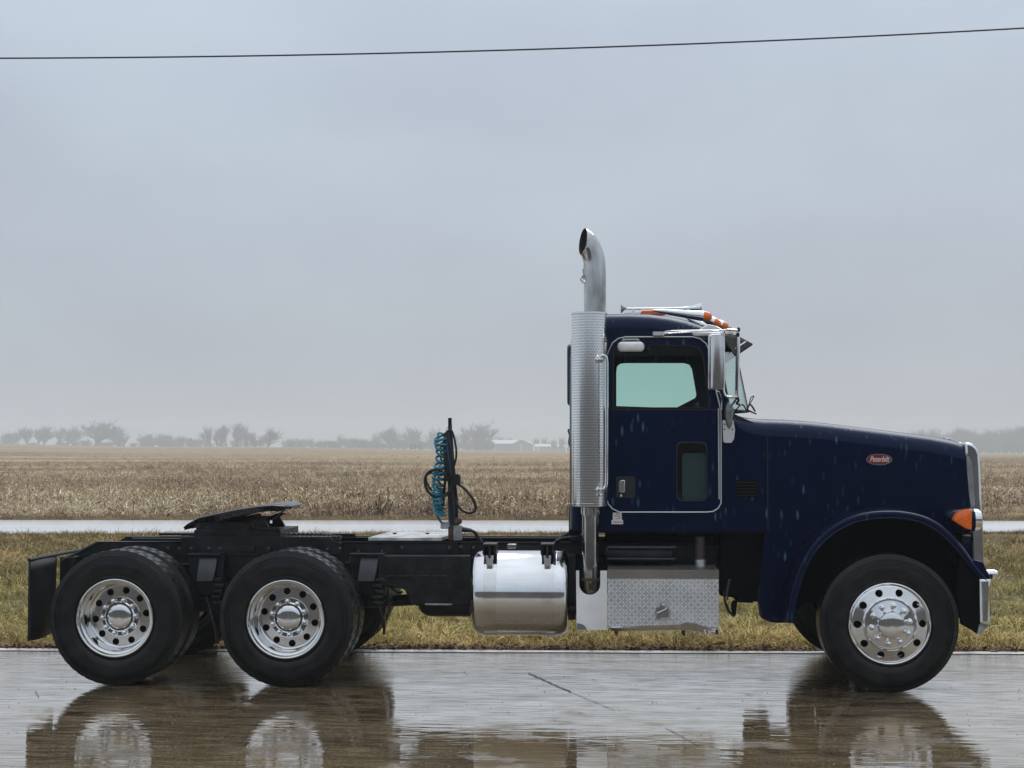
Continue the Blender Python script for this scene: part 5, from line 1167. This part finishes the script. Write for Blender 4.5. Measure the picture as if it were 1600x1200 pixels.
# roof horns and lights
hn = tpart('air_horn', P3(1030, 484, .85))
a, b_ = P3(970, 484, .80), P3(1093, 480, .80)
def hornm(xa, xb_, z, y, flip=False):
    L_ = xb_ - xa; pr = [(.010, 0), (.011, L_ * .55), (.014, L_ * .75), (.024, L_ * .88), (.040, L_ * .96), (.056, L_)]
    t = TB(); t.lathe(pr, 'X', (xa, y, z), 28); t.lathe([(.056, L_), (.051, L_ - .003), (.022, L_ - .06), (.001, L_ - .09)], 'X', (xa, y, z), 28); return t
hornm(P(975, 483, .8)[0], P(1096, 483, .8)[0], P(1030, 482.5, .8)[1], .80).build('horn_trumpet', CHROME, hn, smooth=50)
t = hornm(P(972, 483, .9)[0], P(1093, 483, .9)[0], P(1030, 482.5, .9)[1], .93); cx = (P(972, 483, .9)[0] + P(1030, 483, .9)[0]) / 2
t.v = [(2 * cx - x if False else x, y, z) for x, y, z in t.v]; t.build('horn_trumpet', CHROME, hn, smooth=50)
x, z = P(970, 482, .8); TB().lathe([(.040, 0), (.034, .012), (.014, .030), (.008, .05)], 'X', (x, .80, z), 20).build('horn_flange', GREYP, hn)
for q in (990, 1075): x, z = P(q, 487, .8); TB().box(x - .012, x + .012, .78, .95, z - .05, z + .02).build('horn_bracket', CHROME, hn)
def marker(qx, qy, Y, rad, L_, tip, far=False):
    x, z = P(qx, qy, Y if not far else Y); y = mir(Y) if far else Y
    o = tpart('marker_light', (x, y, z))
    tl = R(7) if L_ > .3 else R(25)
    b = TB(); b.lathe([(.006, -L_), (.02, -L_ * .8), (rad * .75, -L_ * .4), (rad, -.02), (rad, 0)], 'X', (0, 0, 0), 24); c, s_ = math.cos(tl), math.sin(tl)
    b.v = [(x + u * c + w_ * s_, y + v, z - u * s_ + w_ * c) for u, v, w_ in b.v]; b.build('light_body', CHROME, o, smooth=50)
    b = TB(); b.lathe([(rad * 1.0, 0), (rad * 1.0, tip * .35), (rad * .82, tip * .7), (rad * .45, tip * .95), (.001, tip)], 'X', (0, 0, 0), 24)
    b.v = [(x + u * c + w_ * s_, y + v, z - u * s_ + w_ * c) for u, v, w_ in b.v]; b.build('amber_lens', AMBER, o, smooth=50)
marker(1099, 494, .62, .043, .42, .072)
marker(1115, 503.5, .92, .042, .22, .065)
marker(1128, 508.5, YC, .040, .2, .062)
marker(1115, 503.5, .92, .042, .22, .065, True); marker(1099, 494, .62, .043, .42, .072, True)
A, B = P(1001, 493, .75), P(1040, 485.5, .75)
TB().box(A[0], B[0], .72, .80, A[1], B[1], c=.012).build('roof_marker_lens', AMBER, cab, bevel=.006)
A, B = P(976, 493, .8), P(1060, 488, .8); TB().box(A[0], B[0], .80, .84, A[1], B[1]).build('roof_marker_base', ALU, cab)

# ---------------------------------------------------------------- mirror
mr = tpart('side_mirror', P3(1122, 566, .14))
Ym = .14
cyl = px([(1108.5, 527), (1111, 523.5), (1130, 523.5), (1132.5, 527), (1132.5, 603), (1130, 607.5), (1112, 606.5), (1109, 602)], Ym)
t = TB(); rg = []
xm0, xm1 = P(1108.5, 565, Ym)[0], P(1132.5, 565, Ym)[0]; zm0, zm1 = P(1120, 607.5, Ym)[1], P(1120, 523.5, Ym)[1]
for k in range(13):                    # half-round polished back
    a = math.pi * k / 12; X = (xm0 + xm1) / 2 - (xm1 - xm0) / 2 * math.cos(a); dy = .05 * math.sin(a) ** .7; e_ = .012 * (1 - math.sin(a) ** .5)
    rg.append([(X, Ym + .02, zm0 + e_), (X, Ym - dy, zm0 + e_ + .004), (X, Ym - dy, zm1 - e_ - .004), (X, Ym + .02, zm1 - e_)])
t.rings(rg, closed=True); t.build('mirror_shell', CHROME, mr, smooth=50)
TB().box(xm0 - .006, xm1 + .004, Ym + .016, Ym + .026, zm0 - .006, zm1 + .006).build('mirror_rim', STEEL, mr, bevel=.004)
tube = lambda pts_, r_, nm, m_=CHROME, par=mr, Y=Ym: TB().tube(smoothpath([P3(a, b_, q[2] if len(q) > 2 else Y) for q in pts_ for a, b_ in (q[:2],)], 5), r_, 10).build(nm, m_, par)
tube([(1107.5, 607), (1107.5, 570), (1107.5, 530), (1109, 524), (1114, 521.5), (1126, 521)], .006, 'mirror_frame_tube')
tube([(1152, 516.5), (1143, 515.5), (1134, 516), (1130.5, 521), (1130, 560), (1130, 600), (1131, 612), (1135, 619), (1142, 620.5), (1152, 620)], .0105, 'mirror_loop_tube', Y=.10)
tube([(1152.5, 518), (1153, 535), (1152.5, 575), (1151.5, 620)], .0165, 'mirror_post', Y=.22)
tube([(1156, 516), (1128, 516.5), (1080, 519), (1036, 521.5)], .0085, 'mirror_arm', Y=.28)
tube([(1036, 520.5, .3), (1046, 517.5, .25), (1100, 516.5, .22), (1154, 516, .22)], .006, 'mirror_arm')
A, B = P(1020, 524.5, YS - .02), P(1038, 518.5, YS - .02); TB().box(A[0], B[0], YS - .05, YS - .005, A[1], B[1], c=.004).build('arm_bracket', ALUB, mr)
TB().prism(px([(1081, 521), (1084, 525.5), (1120, 525), (1146, 522), (1146, 518.5)], .25), .22, .27).build('arm_bracket', ALUB, mr, bevel=.004)
for a, b_ in ((1141, 514), (1154, 514), (1153, 522)): x, y, z = P3(a, b_, .2); TB().lathe([(.012, -.02), (.014, 0), (.008, .012), (.001, .014)], 'Z', (x, y, z), 10).build('arm_bolt', BLACKM, mr)
tube([(1151, 622, .22), (1146, 630, .3), (1141, 636, .36), (1138, 644, .39)], .0085, 'lower_strut')
tube([(1120, 611, .14), (1124, 613, .2), (1127, 622, .3), (1128, 640, .38)], .005, 'lower_strut')
tube([(1152, 620, .2), (1154, 626, .25), (1151, 630, .3), (1155, 632, .35)], .009, 'lower_strut', BLACKM)
# cast lower bracket + white hinge plate with four bolts
t = TB(); x, z = P(1139.5, 648, YS - .06); t.lathe([(.001, -.115), (.018, -.09), (.03, -.04), (.036, .02), (.030, .07), (.014, .10), (.001, .105)], 'Z', (x, YS - .03, z), 20); t.build('cast_knuckle', mat('dull_cast_bracket', (.22, .23, .24), rough=.35, metal=.8, var=.3, vscale=20), mr)
t = TB(); t.prism(px([(1129, 657), (1134, 656), (1137, 664), (1140, 664), (1143, 656), (1146, 657), (1148.5, 672), (1147, 686), (1143, 692), (1133, 692), (1130, 690)], YS - .02), YS - .024, YS - .004); t.build('hinge_plate', mat('satin_hinge_plate', (.60, .61, .62), rough=.4, metal=.5), mr, bevel=.003)
for a, b_ in ((1131.8, 663), (1143, 662), (1131.8, 671), (1144.5, 671)): x, z = P(a, b_, YS - .025); TB().lathe([(.001, -.005), (.006, -.004), (.006, .002)], 'Y', (x, YS - .025, z), 8).build('plate_bolt', BLACKR, mr)

# ---------------------------------------------------------------- hood
XH0, XH1 = P(1199, 700, YS)[0], P(1508, 700, .58)[0]
def yf(x): return YS + (.58 - YS) * max(0, min(1.1, (x - XH0) / (XH1 - XH0)))
def PH(a, b_):
    Y = YS
    for _ in range(4): x, z = P(a, b_, Y); Y = yf(x)
    return x, z
hood = tpart('hood', (P(1350, 750, .5)[0], YC, P(1350, 750, .5)[1]))
hp = [(1143, 646), (1152, 648.5), (1168, 652), (1185, 654), (1198, 655.5), (1203, 655), (1230, 655.8), (1265, 658), (1300, 661.5), (1340, 666.5), (1380, 671.5), (1420, 676.5), (1455, 681), (1485, 686.5), (1500, 690), (1508, 694)]
ROff = .135
def hring(th, far):
    o = []
    for i, (a, b_) in enumerate(hp):
        x, z = PH(a, b_); k = 1 - math.sin(R(th)); y = yf(x) + ROff * (1 - math.cos(R(th)))
        o.append((x, mir(y) if far else y, z - k * ROff * (1.0 if i > 1 else (.5 + .25 * i))))
    return o
rg = [hring(t_, False) for t_ in ths]; tp = hring(90, False)
for f_ in (.2, .4, .6, .8): rg.append([(x, y + (2 * YC - 2 * y) * f_, z + .015 * math.sin(math.pi * f_)) for x, y, z in tp])
rg += [hring(t_, True) for t_ in reversed(ths)]
TB().rings(rg, closed=False).build('hood_top', PAINT, hood, smooth=55)
hs = [(p[0], p[2]) for p in rg[0]]
# fender arch path (world XZ), traced on the outermost lip
YFN = .03
arch = [(1229, 973), (1231, 950), (1236, 922), (1244, 895), (1256, 869), (1273, 845), (1296, 824), (1325, 808), (1355, 800), (1385, 797.5), (1415, 799), (1445, 806), (1470, 819), (1492, 838), (1510, 860), (1524, 880), (1536, 895), (1545, 905)]
ap = [Vector((*P(a, b_, YFN),)) for a, b_ in arch]
ap3 = smoothpath([(v.x, 0, v.y) for v in ap], 4); apx = [Vector((p.x, p.z)) for p in ap3]
nrm_ = []
for i in range(len(apx)):
    d = (apx[min(i + 1, len(apx) - 1)] - apx[max(i - 1, 0)]).normalized(); nrm_.append(Vector((d.y, -d.x)))   # inward
inner = [p + n_ * .02 for p, n_ in zip(apx, nrm_)]
def side_panel(far):
    frt = [PH(1509, 712), PH(1512, 760), PH(1515, 800), PH(1517, 846)]
    arch_in = [(v.x, v.y) for v in inner if v.x < PH(1514, 860)[0]][::-1]
    poly = hs[4:] + frt + arch_in + [PH(1240, 973), PH(1204, 971), PH(1190, 966), PH(1186, 940), PH(1188, 900), PH(1194, 840), PH(1199, 830)]
    # keep the polygon simple: drop arch points that fall below the skirt
    t = TB(); yy = (lambda x: yf(x)) if not far else (lambda x: mir(yf(x)) - .012)
    t.prism(poly, 0, .012, yf=yy); return t.build('side_panel', PAINT, hood, smooth=20)
side_panel(False); side_panel(True)
# cowl side (between cab and hood joint) is part of cab side; thin joint line
A, B = P(1199, 684, YS), P(1199, 829, YS); TB().box(A[0] - .004, A[0] + .004, YS - .003, YS + .004, B[1], A[1]).build('hood_joint', DARKW, hood)
# vent in the cowl side
A, B = P(1150, 777, YS), P(1185, 749.5, YS)
TB().box(A[0], B[0], YS - .006, YS - .001, A[1], B[1], c=.006).build('cowl_vent', BLACKR, hood)
for k in range(5):
    z = A[1] + (B[1] - A[1]) * (k + .6) / 5.4; TB().box(A[0] + .008, B[0] - .008, YS - .011, YS - .006, z - .003, z + .003).build('louvre', BLACKM, hood)
# hood latch and front ornament
x, z = P(1213, 829, YS)
TB().lathe([(.001, -.03), (.03, -.02), (.045, 0), (.04, .025), (.001, .03)], 'Z', (PH(1493, 688)[0], YC - .35, PH(1493, 689)[1]), 16).build('hood_ornament', CHROME, hood, smooth=50)
# emblem
em = tpart('emblem', (*[PH(1373.5, 718)[0]], yf(PH(1373.5, 718)[0]), PH(1373.5, 718)[1]))
sl_ = (.58 - YS) / (XH1 - XH0)
ex, ez = PH(1373.5, 718); ey = yf(ex); rx_ = (PH(1394, 718)[0] - PH(1353, 718)[0]) / 2; rz_ = (PH(1373, 709)[1] - PH(1373, 727)[1]) / 2
tY = lambda x: sl_ * (x - ex)
TB().prism(ell(ex, ez, rx_, rz_, 40), ey - .008, ey - .001, yf=tY, holes=[ell(ex, ez, rx_ * .93, rz_ * .87, 40)]).build('emblem_rim', CHROME, em)
TB().prism(ell(ex, ez, rx_ * .93, rz_ * .87, 40), ey - .006, ey - .001, yf=tY).build('emblem_face', RED, em)
tx = text_mesh('Peterbilt', .062, mat('emblem_letter', (.68, .66, .66), rough=.3, metal=.3), 'emblem_lettering', em, (ex, ey - .0075, ez + .001), .35, .72, .0010)
tx.rotation_euler = (math.pi / 2, 0, math.atan(sl_))

# fender
def fender(far):
    fe = tpart('fender', (P(1390, 800, .1)[0], mir(.1) if far else .1, P(1390, 800, .1)[1]))
    Yq = (lambda y: mir(y)) if far else (lambda y: y)
    rg = []
    for i, (p, n_) in enumerate(zip(apx, nrm_)):
        s = i / (len(apx) - 1); fr_ = 1 - .35 * sstep((s - .75) / .25) ; yin = yf(p.x) + .005
        pr = [(.066 * fr_, .055), (.066 * fr_, .038), (.060 * fr_, .030), (.050 * fr_, .034), (.046 * fr_, .030), (.028 * fr_, .022), (.012, .028), (.003, .045), (0, .075), (0, .2), (.0, yin * .75), (-.012, yin)]
        rg.append([(p.x + n_.x * o_, Yq(y_), p.y + n_.y * o_) for o_, y_ in pr])
    TB().rings(rg, closed=False).build('fender_skin', PAINT, fe, smooth=45)
    rg = []
    for p, n_ in zip(apx, nrm_):
        q = p + n_ * .045; rg.append([(q.x, Yq(.05), q.y), (q.x, Yq(.68), q.y)])
    TB().rings(rg, closed=False).build('wheel_well_liner', BLACKR, fe, smooth=60)
    wl = [(v.x, v.y) for v in [p + n_ * .04 for p, n_ in zip(apx, nrm_)]]
    wl = [(x, max(z, P(1400, 965, .6)[1])) for x, z in wl]
    poly = wl + [P(1535, 955, .03), P(1533, 984, .03), P(1525, 988, .03), P(1512, 978, .03), P(1490, 930, .03), P(1300, 900, .03), P(1262, 960, .03)]
    o = TB(); o.prism(px([(1236, 965), (1245, 905), (1275, 850), (1330, 812), (1390, 803), (1450, 812), (1500, 850), (1532, 895), (1534, 985), (1470, 930), (1300, 925), (1262, 965)], .05), Yq(.66), Yq(.68)); o.build('inner_wall', BLACKR, fe)
    # front valance behind the bumper end
    o = TB(); o.prism(px([(1500, 862), (1516, 874), (1532, 900), (1532, 984), (1527, 990), (1517, 984), (1503, 976), (1496, 930)], .10), Yq(.10) if not far else Yq(.16), Yq(.16) if not far else Yq(.10)); o.build('valance', BLACKR, fe)
    return fe
fen = fender(False); fender(True)
# fender tip wrap trim
t = TB(); t.prism(px([(1519, 876), (1524, 875), (1536, 878), (1541, 890), (1548, 903), (1544, 906), (1534, 903), (1527, 893)], .05), .04, .12); t.build('fender_tip', PAINT, fen, bevel=.01)
# engine block / radiator so the bay is solid
A, B = P(1190, 860, .75), P(1480, 700, .75); t = TB(); t.box(A[0], B[0], .72, mir(.72), .62, B[1], c=.03); t.build('engine_block', BLACKR)
t = TB(); t.prism(px([(1126, 830), (1200, 830), (1190, 900), (1178, 938), (1176, 942), (1150, 941), (1150, 934), (1126, 931), (1122, 925)], .62), .60, .95); t.build('transmission_case', BLACKR, bevel=.01)
t = TB(); t.box(P(945, 870, .8)[0], P(1200, 870, .8)[0], .80, mir(.80), P(1070, 905, .8)[1], P(1070, 836, .8)[1]); t.build('gearbox', BLACKR, bevel=.02)
t = TB(); t.prism(px([(1145, 938), (1152, 938), (1150, 958), (1148, 963), (1144, 962), (1142, 945)], .55), .53, .57); t.build('bracket_tab', BLACKR)
TB().tube(smoothpath([P3(1131, 925, .5), P3(1133, 940, .5), P3(1139, 955, .5), P3(1147, 963, .5)], 5), .010, 6).build('hanging_hose', HOSE)
TB().tube(smoothpath([P3(1140, 905, .5), P3(1136, 925, .5), P3(1137, 938, .5)], 5), .010, 6).build('hanging_hose', mat('grey_line', (.06, .06, .065), rough=.5))
t = TB(); t.prism(px([(1186, 935), (1192, 935), (1196, 966), (1230, 970), (1230, 973), (1204, 972), (1190, 966)], .45), .43, .62); t.build('skirt_return', BLACKR)

# headlight pod
hl = tpart('headlight', P3(1510, 812, .2))
def pod(stations, Yc, m_, nm, seg=28):
    rg = []
    for a, zt, zb, hwid in stations:
        X = P(a, (zt + zb) / 2, Yc)[0]; z1_, z0_ = P(a, zt, Yc)[1], P(a, zb, Yc)[1]; zc, rz = (z1_ + z0_) / 2, (z1_ - z0_) / 2
        rg.append([(X, Yc + hwid * math.copysign(abs(math.cos(q)) ** .8, math.cos(q)), zc + rz * math.copysign(abs(math.sin(q)) ** .8, math.sin(q))) for q in [2 * math.pi * k / seg for k in range(seg)]])
    t = TB(); t.rings(rg); t.add(rg[0], [tuple(range(seg))]); t.add(rg[-1], [tuple(range(seg))]); return t.build(nm, m_, hl, smooth=50)
YP = .24
pod([(1474, 806, 812, .01), (1478, 801, 818, .045), (1486, 797, 826, .075), (1498, 795, 832, .10), (1510, 794, 834, .115), (1519, 794, 832, .12)], YP, PAINT, 'headlight_shell')
pod([(1519, 794, 829, .122), (1525, 794, 829, .125), (1529, 796, 827, .122), (1530, 799, 824, .11)], YP, CHROME, 'headlight_ring')
pod([(1530.2, 800, 823, .105), (1532, 803, 820, .08)], YP, glass('lamp_glass', (.9, .9, .9)), 'headlight_glass')
t = TB(); lo_ = px([(1489.5, 812), (1497, 801), (1506, 797), (1517.5, 795.5), (1519, 800), (1519, 824), (1517, 828), (1507, 825), (1495, 817)], .10)
lo_ = [(p.x, p.z) for p in smoothpath([(a, 0, b_) for a, b_ in lo_], 4, closed=True)]
cx = sum(p[0] for p in lo_) / len(lo_); cz = sum(p[1] for p in lo_) / len(lo_)
t.rings([[(cx + (a - cx) * s_, y_, cz + (b_ - cz) * s_) for a, b_ in lo_] for s_, y_ in ((1, .16), (1, .115), (.93, .100), (.6, .093), (.01, .091))]); t.build('turn_signal', AMBER, hl, smooth=50)
A, B = P(1500, 838, .3), P(1516, 828, .3); TB().box(A[0], B[0] - .02, .22, .5, A[1] - .05, B[1], c=.01).build('headlight_bracket', BLACKM, hl)
t = TB(); t.prism(px([(1503, 837), (1510, 834.5), (1516, 835), (1516, 838)], .2), .18, .26); t.build('bracket_trim', ALU, hl)
# far headlight
far_hl = tpart('headlight', P3(1510, 812, mir(.24)));
for c in list(hl.children):
    q = c.copy(); sc.collection.objects.link(q); q.parent = far_hl; far_hl.location = (hl.location.x, mir(YP + .0) - _oy + (hl.location.y + _oy - YP), hl.location.z)

# grille surround and grille
gr = tpart('grille', (P(1522, 790, .62)[0], YC, P(1522, 790, .62)[1]))
gs = px([(1506.5, 691), (1513, 691.5), (1520, 694), (1526, 699), (1530, 709), (1531.5, 730), (1533.5, 780), (1536, 830), (1538, 905), (1519, 905), (1516, 830), (1511, 760), (1508, 715)], .60)
TB().prism(gs, .585, .80).build('surround_side', CHROME, gr, bevel=.02); TB().prism(gs, mir(.80), mir(.585)).build('surround_side', CHROME, gr, bevel=.02)
tp_ = px([(1506.5, 691), (1513, 691.5), (1520, 694), (1526, 699), (1529, 708), (1508, 712)], .60); TB().prism(tp_, .80, mir(.80)).build('surround_top', CHROME, gr, bevel=.008)
t = TB(); t.prism(px([(1509.5, 712), (1514, 713), (1518, 722), (1521, 750), (1523, 790), (1518, 793), (1514, 775), (1511, 740)], .585), .575, .584); t.build('surround_inset', mat('satin_grille_side', (.42, .44, .45), rough=.3, metal=.9, var=.15, vscale=9), gr)
for k in range(16): y_ = .83 + (mir(.83) - .83) * k / 15; TB().box(P(1519, 800, .6)[0], P(1524, 800, .6)[0], y_ - .006, y_ + .006, P(1519, 890, .6)[1], P(1519, 706, .6)[1]).build('grille_bar', CHROME, gr)
TB().box(P(1512, 800, .6)[0], P(1515, 800, .6)[0], .82, mir(.82), P(1519, 890, .6)[1], P(1519, 712, .6)[1]).build('radiator_core', BLACKR, gr)
# bumper
bm_ = tpart('bumper', (P(1545, 940, .05)[0], YC, P(1540, 940, .05)[1]))
x0_, x1_ = P(1531, 940, .03)[0], P(1550.5, 940, .03)[0]; zt, zb = P(1540, 905, .03)[1], P(1540, 975, .03)[1]; sl2 = .03
o3 = [(x0_, .03), (x1_ - .03, .03), (x1_ - .008, .055), (x1_, .12), (x1_ + .02, .6), (x1_ + .03, YC), (x1_ + .02, mir(.6)), (x1_, mir(.12)), (x1_ - .008, mir(.055)), (x1_ - .03, mir(.03)), (x0_, mir(.03))]
t = TB(); cx = x1_
out_ = []
for s_, z in ((-.02, zb), (-.012, zb + .02), (-.002, (zb + zt) / 2), (0, zt - .02), (-.006, zt)): out_.append([(a + (s_ if a > x0_ else 0), b_, z) for a, b_ in o3])
t.rings(out_, closed=False); ob = t.build('bumper_face', CHROME, bm_, smooth=40); s_ = ob.modifiers.new('solid', 'SOLIDIFY'); s_.thickness = .012; s_.offset = 0
TB().box(x0_, x1_ - .02, .06, mir(.06), zt - .018, zt - .010).build('bumper_top', ALU, bm_)
x, z = P(1546, 896, .3); rg = []
t = TB(); t.lathe([(.001, -.10), (.022, -.085), (.034, -.04), (.036, .02), (.026, .045), (.001, .052)], 'X', (x, .24, z), 20); t.build('bumper_pod', CHROME, bm_, smooth=50)
TB().box(x - .04, x, .2, .28, zt - .01, z).build('pod_foot', BLACKM, bm_)
t = TB(); t.prism(px([(1530, 975), (1545, 975), (1542, 981), (1535, 984), (1532, 990), (1526, 990)], .1), .08, .2); t.build('bumper_bracket', GREYP, bm_)

# ---------------------------------------------------------------- toolbox step
tb = tpart('toolbox', (P(1010, 940, .08)[0], .3, P(1010, 985, .08)[1]))
YB = .07
nt_ = 10; xc, zc_ = P(921.5, 935, YB)[0], P(921, 913, YB)[1]; rr = P(938, 935, YB)[0] - xc
notch = [(xc + rr * math.cos(-math.pi * k / nt_), zc_ + rr * math.sin(-math.pi * k / nt_)) for k in range(nt_ + 1)]
o = px([(900, 891.5)], YB) + [(notch[-1][0], P(921, 891.5, YB)[1])] + notch[::-1] + [(notch[0][0], P(921, 891.5, YB)[1])] + px([(948.5, 891.5), (948.5, 984.5), (901, 984.5)], YB)
PLATE = mat('satin_aluminium_plate', (.84, .85, .85), rough=.5, metal=.7, var=.10, vscale=3)
TB().prism(o, YB, YB + .006).build('heel_panel', PLATE, tb)
A, B = P(901, 984, YB), P(948, 893, YB); TB().box(A[0], B[0], YB + .40, YB + .41, A[1], B[1]).build('heel_back', BLACKR, tb)
t = TB(); t.prism(ell(P(901.5, 980, YB)[0], P(903, 984, YB)[1] + .001, .075, .05, 24)[0:7] + [(P(901.5, 980, YB)[0], P(903, 984, YB)[1] + .001)], YB - .004, YB - .001); t.build('heel_dent', mat('bent_corner', (.28, .29, .30), rough=.35, metal=.9), tb)
A, B = P(949.5, 980, YB), P(1122.5, 891, YB)
TB().box(A[0], B[0], YB + .012, YB + .55, A[1], B[1] - .002, c=.003).build('box_body', ALUB, tb)
A, B = P(949.5, 903, YB), P(1123, 890.5, YB)
TB().box(A[0], B[0], YB - .006, YB + .010, A[1], B[1], c=.003).build('top_rail', ALU, tb)
t = TB(); t.add([(A[0], YB - .006, B[1] + .001), (B[0], YB - .006, B[1] + .001), (B[0], YB + .55, B[1] + .001), (A[0], YB + .55, B[1] + .001)], [(0, 1, 2, 3)]); t.build('step_tread', ALUB, tb, smooth=0)
A, B = P(949.5, 979, YB), P(1123, 905, YB)
DM = mat('tread_plate', (.55, .56, .565), rough=.45, metal=.8, var=.12, vscale=6)
TB().box(A[0], B[0], YB - .001, YB + .010, A[1], B[1]).build('box_lid', DM, tb)
lg = TB(); nx, nz_ = 32, 13; W_, H_ = B[0] - A[0], B[1] - A[1]
for i in range(nx):
    for j in range(nz_):
        x = A[0] + W_ * (i + .5) / nx; z = A[1] + H_ * (j + .5) / nz_; s = 1 if (i + j) % 2 else -1
        if P(1024, 955, YB)[0] < x < P(1047, 955, YB)[0] and P(1035, 969, YB)[1] < z < P(1035, 942, YB)[1]: continue
        l_, w_ = .0215, .0052; c, q = math.cos(R(48 * s)), math.sin(R(48 * s)); f_ = lambda u, v, h_: (x + u * c - v * q, YB - .001 - h_, z + u * q + v * c)
        lg.add([f_(-l_, 0, 0), f_(0, -w_, 0), f_(l_, 0, 0), f_(0, w_, 0), f_(-l_ * .4, 0, .0065), f_(l_ * .4, 0, .0065)], [(0, 1, 4), (1, 5, 4), (1, 2, 5), (2, 3, 5), (3, 4, 5), (3, 0, 4)])
tag(lg.build('tread_lugs', mat('tread_lug_highlight', (.93, .94, .94), rough=.35, metal=.75), tb, smooth=0, fix=False), kind='stuff')  # lugs lighter than the plate under them: relief highlights put into the colour
# bent lower lip
t = TB(); lipt = [(953, 978.5), (1000, 977), (1062, 975), (1072, 972.5), (1085, 973.5), (1100, 978), (1122, 983)]; lipb = [(955, 986), (1000, 985.5), (1060, 984.5), (1072, 985), (1085, 986), (1102, 989), (1123, 991.5)]
rg = []
for (a, b_), (c, d_), y1, y2 in zip(lipt, lipb, (0, 0, 0, -.02, -.025, -.015, 0), (.0, .01, .005, -.01, .01, -.02, -.01)):
    rg.append([P3(a, b_, YB + .01 + y1), P3(a, b_ + .8, YB - .018 + y1), P3(a, (b_ + d_) / 2, YB - .012 + y1 * .5), P3(c, d_, YB - .004 + y2), P3(c, d_ + .6, YB + .03 + y2)])
t.rings(rg, closed=False); ob = t.build('bent_lip', ALU, tb, smooth=25); q = ob.modifiers.new('solid', 'SOLIDIFY'); q.thickness = .003
# latch
A, B = P(1024.5, 967.5, YB), P(1047, 949, YB)
lt = rrect(A[0], B[0], A[1], B[1], .014, 4); inn = rrect(A[0] + .014, B[0] - .014, A[1] + .014, B[1] + .0 - .006, .006, 3)
TB().prism(lt, YB - .012, YB - .001, holes=[inn]).build('latch_frame', STEEL, tb)
TB().prism(inn, YB - .004, YB - .0015).build('latch_pan', mat('latch_pan', (.25, .26, .27), rough=.4, metal=.9), tb)
a, b_ = P3(1027, 958, YB - .014), P3(1042, 951, YB - .014); TB().tube([a, b_], .006, 8).build('latch_handle', CHROME, tb)
x, z = P(1036, 946, YB); TB().lathe([(.001, -.02), (.010, -.018), (.022, -.008), (.024, -.001)], 'Y', (x, YB, z), 18).build('latch_keyhole', STEEL, tb)
for q in (963, 1068): TB().tube([P3(q, 986, .2), P3(q, 991, .2), P3(q + 1, 994, .2)], [.02, .012, .004], 8).build('box_foot', RUST, tb)

# air tank behind the toolbox and intake pipe, cab mounts
x0_, z_ = P(944, 865, .45); x1_, _ = P(1056, 865, .45)
TB().lathe([(.001, 0), (.05, .01), (.07, .03), (.075, .06), (.075, x1_ - x0_ - .06), (.07, x1_ - x0_ - .03), (.05, x1_ - x0_ - .01), (.001, x1_ - x0_)], 'X', (x0_, .50, z_), 28).build('air_tank', BLACKM)
for q, h_ in ((854.5, .008), (872.5, .006)): A, B = P(949, q, .42), P(1056, q, .42); TB().box(A[0], B[0], .405, .43, A[1] - h_, A[1] + h_).build('tank_band', STRAPM)
TB().tube([P3(1094, 838, .55), P3(1094, 880, .55)], .045, 16).build('intake_pipe', mat('brown_pipe', (.045, .028, .028), rough=.5))
TB().tube([P3(1094, 874, .55), P3(1095, 893, .55)], [.052, .052], 16).build('pipe_clamp_band', STEEL)
TB().tube(smoothpath([P3(870, 846, .8), P3(884, 836, .8), (P3(900, 830, .75)), P3(925, 832, .75)], 6), .018, 8).build('air_line_bundle', HOSE)
TB().tube(smoothpath([P3(865, 848, .7), P3(880, 841, .7), (P3(905, 838, .65)), P3(930, 836, .65)], 6), .010, 8).build('air_line_bundle', HOSE)
A, B = P(889, 846, .8), P(912, 790, .8); TB().box(A[0], A[0] + .10, .75, mir(.75), A[1], B[1]).build('cab_mount', BLACKM, bevel=.01)
t = TB(); t.box(P(893, 910, .6)[0], P(944, 910, .6)[0], .55, YN, P(918, 960, .6)[1], P(918, 870, .6)[1]); t.build('muffler_support', BLACKR, bevel=.01)
x, z = P(893, 952, .35); TB().lathe([(.001, -.03), (.03, -.02), (.03, .03)], 'X', (x, .35, z), 12).build('drain_fitting', BLACKM)
# closed black box side under tank rear (step/tank support)
t = TB(); t.box(P(884, 910, .45)[0], P(899, 910, .45)[0], .42, YN, P(891, 968, .45)[1], P(891, 868, .45)[1]); t.build('tank_bulkhead', BLACKM)

# ------------------------------------------------------------------ haze
hz = MB().box(-1400, 1400, -140, 2280, -12, 42).build('haze', mat('haze_air', (1, 1, 1)), smooth=0)
m = hz.data.materials[0]; t_ = m.node_tree; t_.nodes.clear(); o_ = t_.nodes.new('ShaderNodeOutputMaterial'); v_ = t_.nodes.new('ShaderNodeVolumePrincipled')
v_.inputs['Color'].default_value = (.88, .93, .96, 1); v_.inputs['Density'].default_value = .00072; v_.inputs['Anisotropy'].default_value = 0; t_.links.new(v_.outputs[0], o_.inputs['Volume'])
tag(hz, 'pale winter mist over the field and lot', kind='stuff')
print('tris', sum(len(o.data.loop_triangles) if o.type == 'MESH' and not o.data.calc_loop_triangles() else 0 for o in sc.objects))
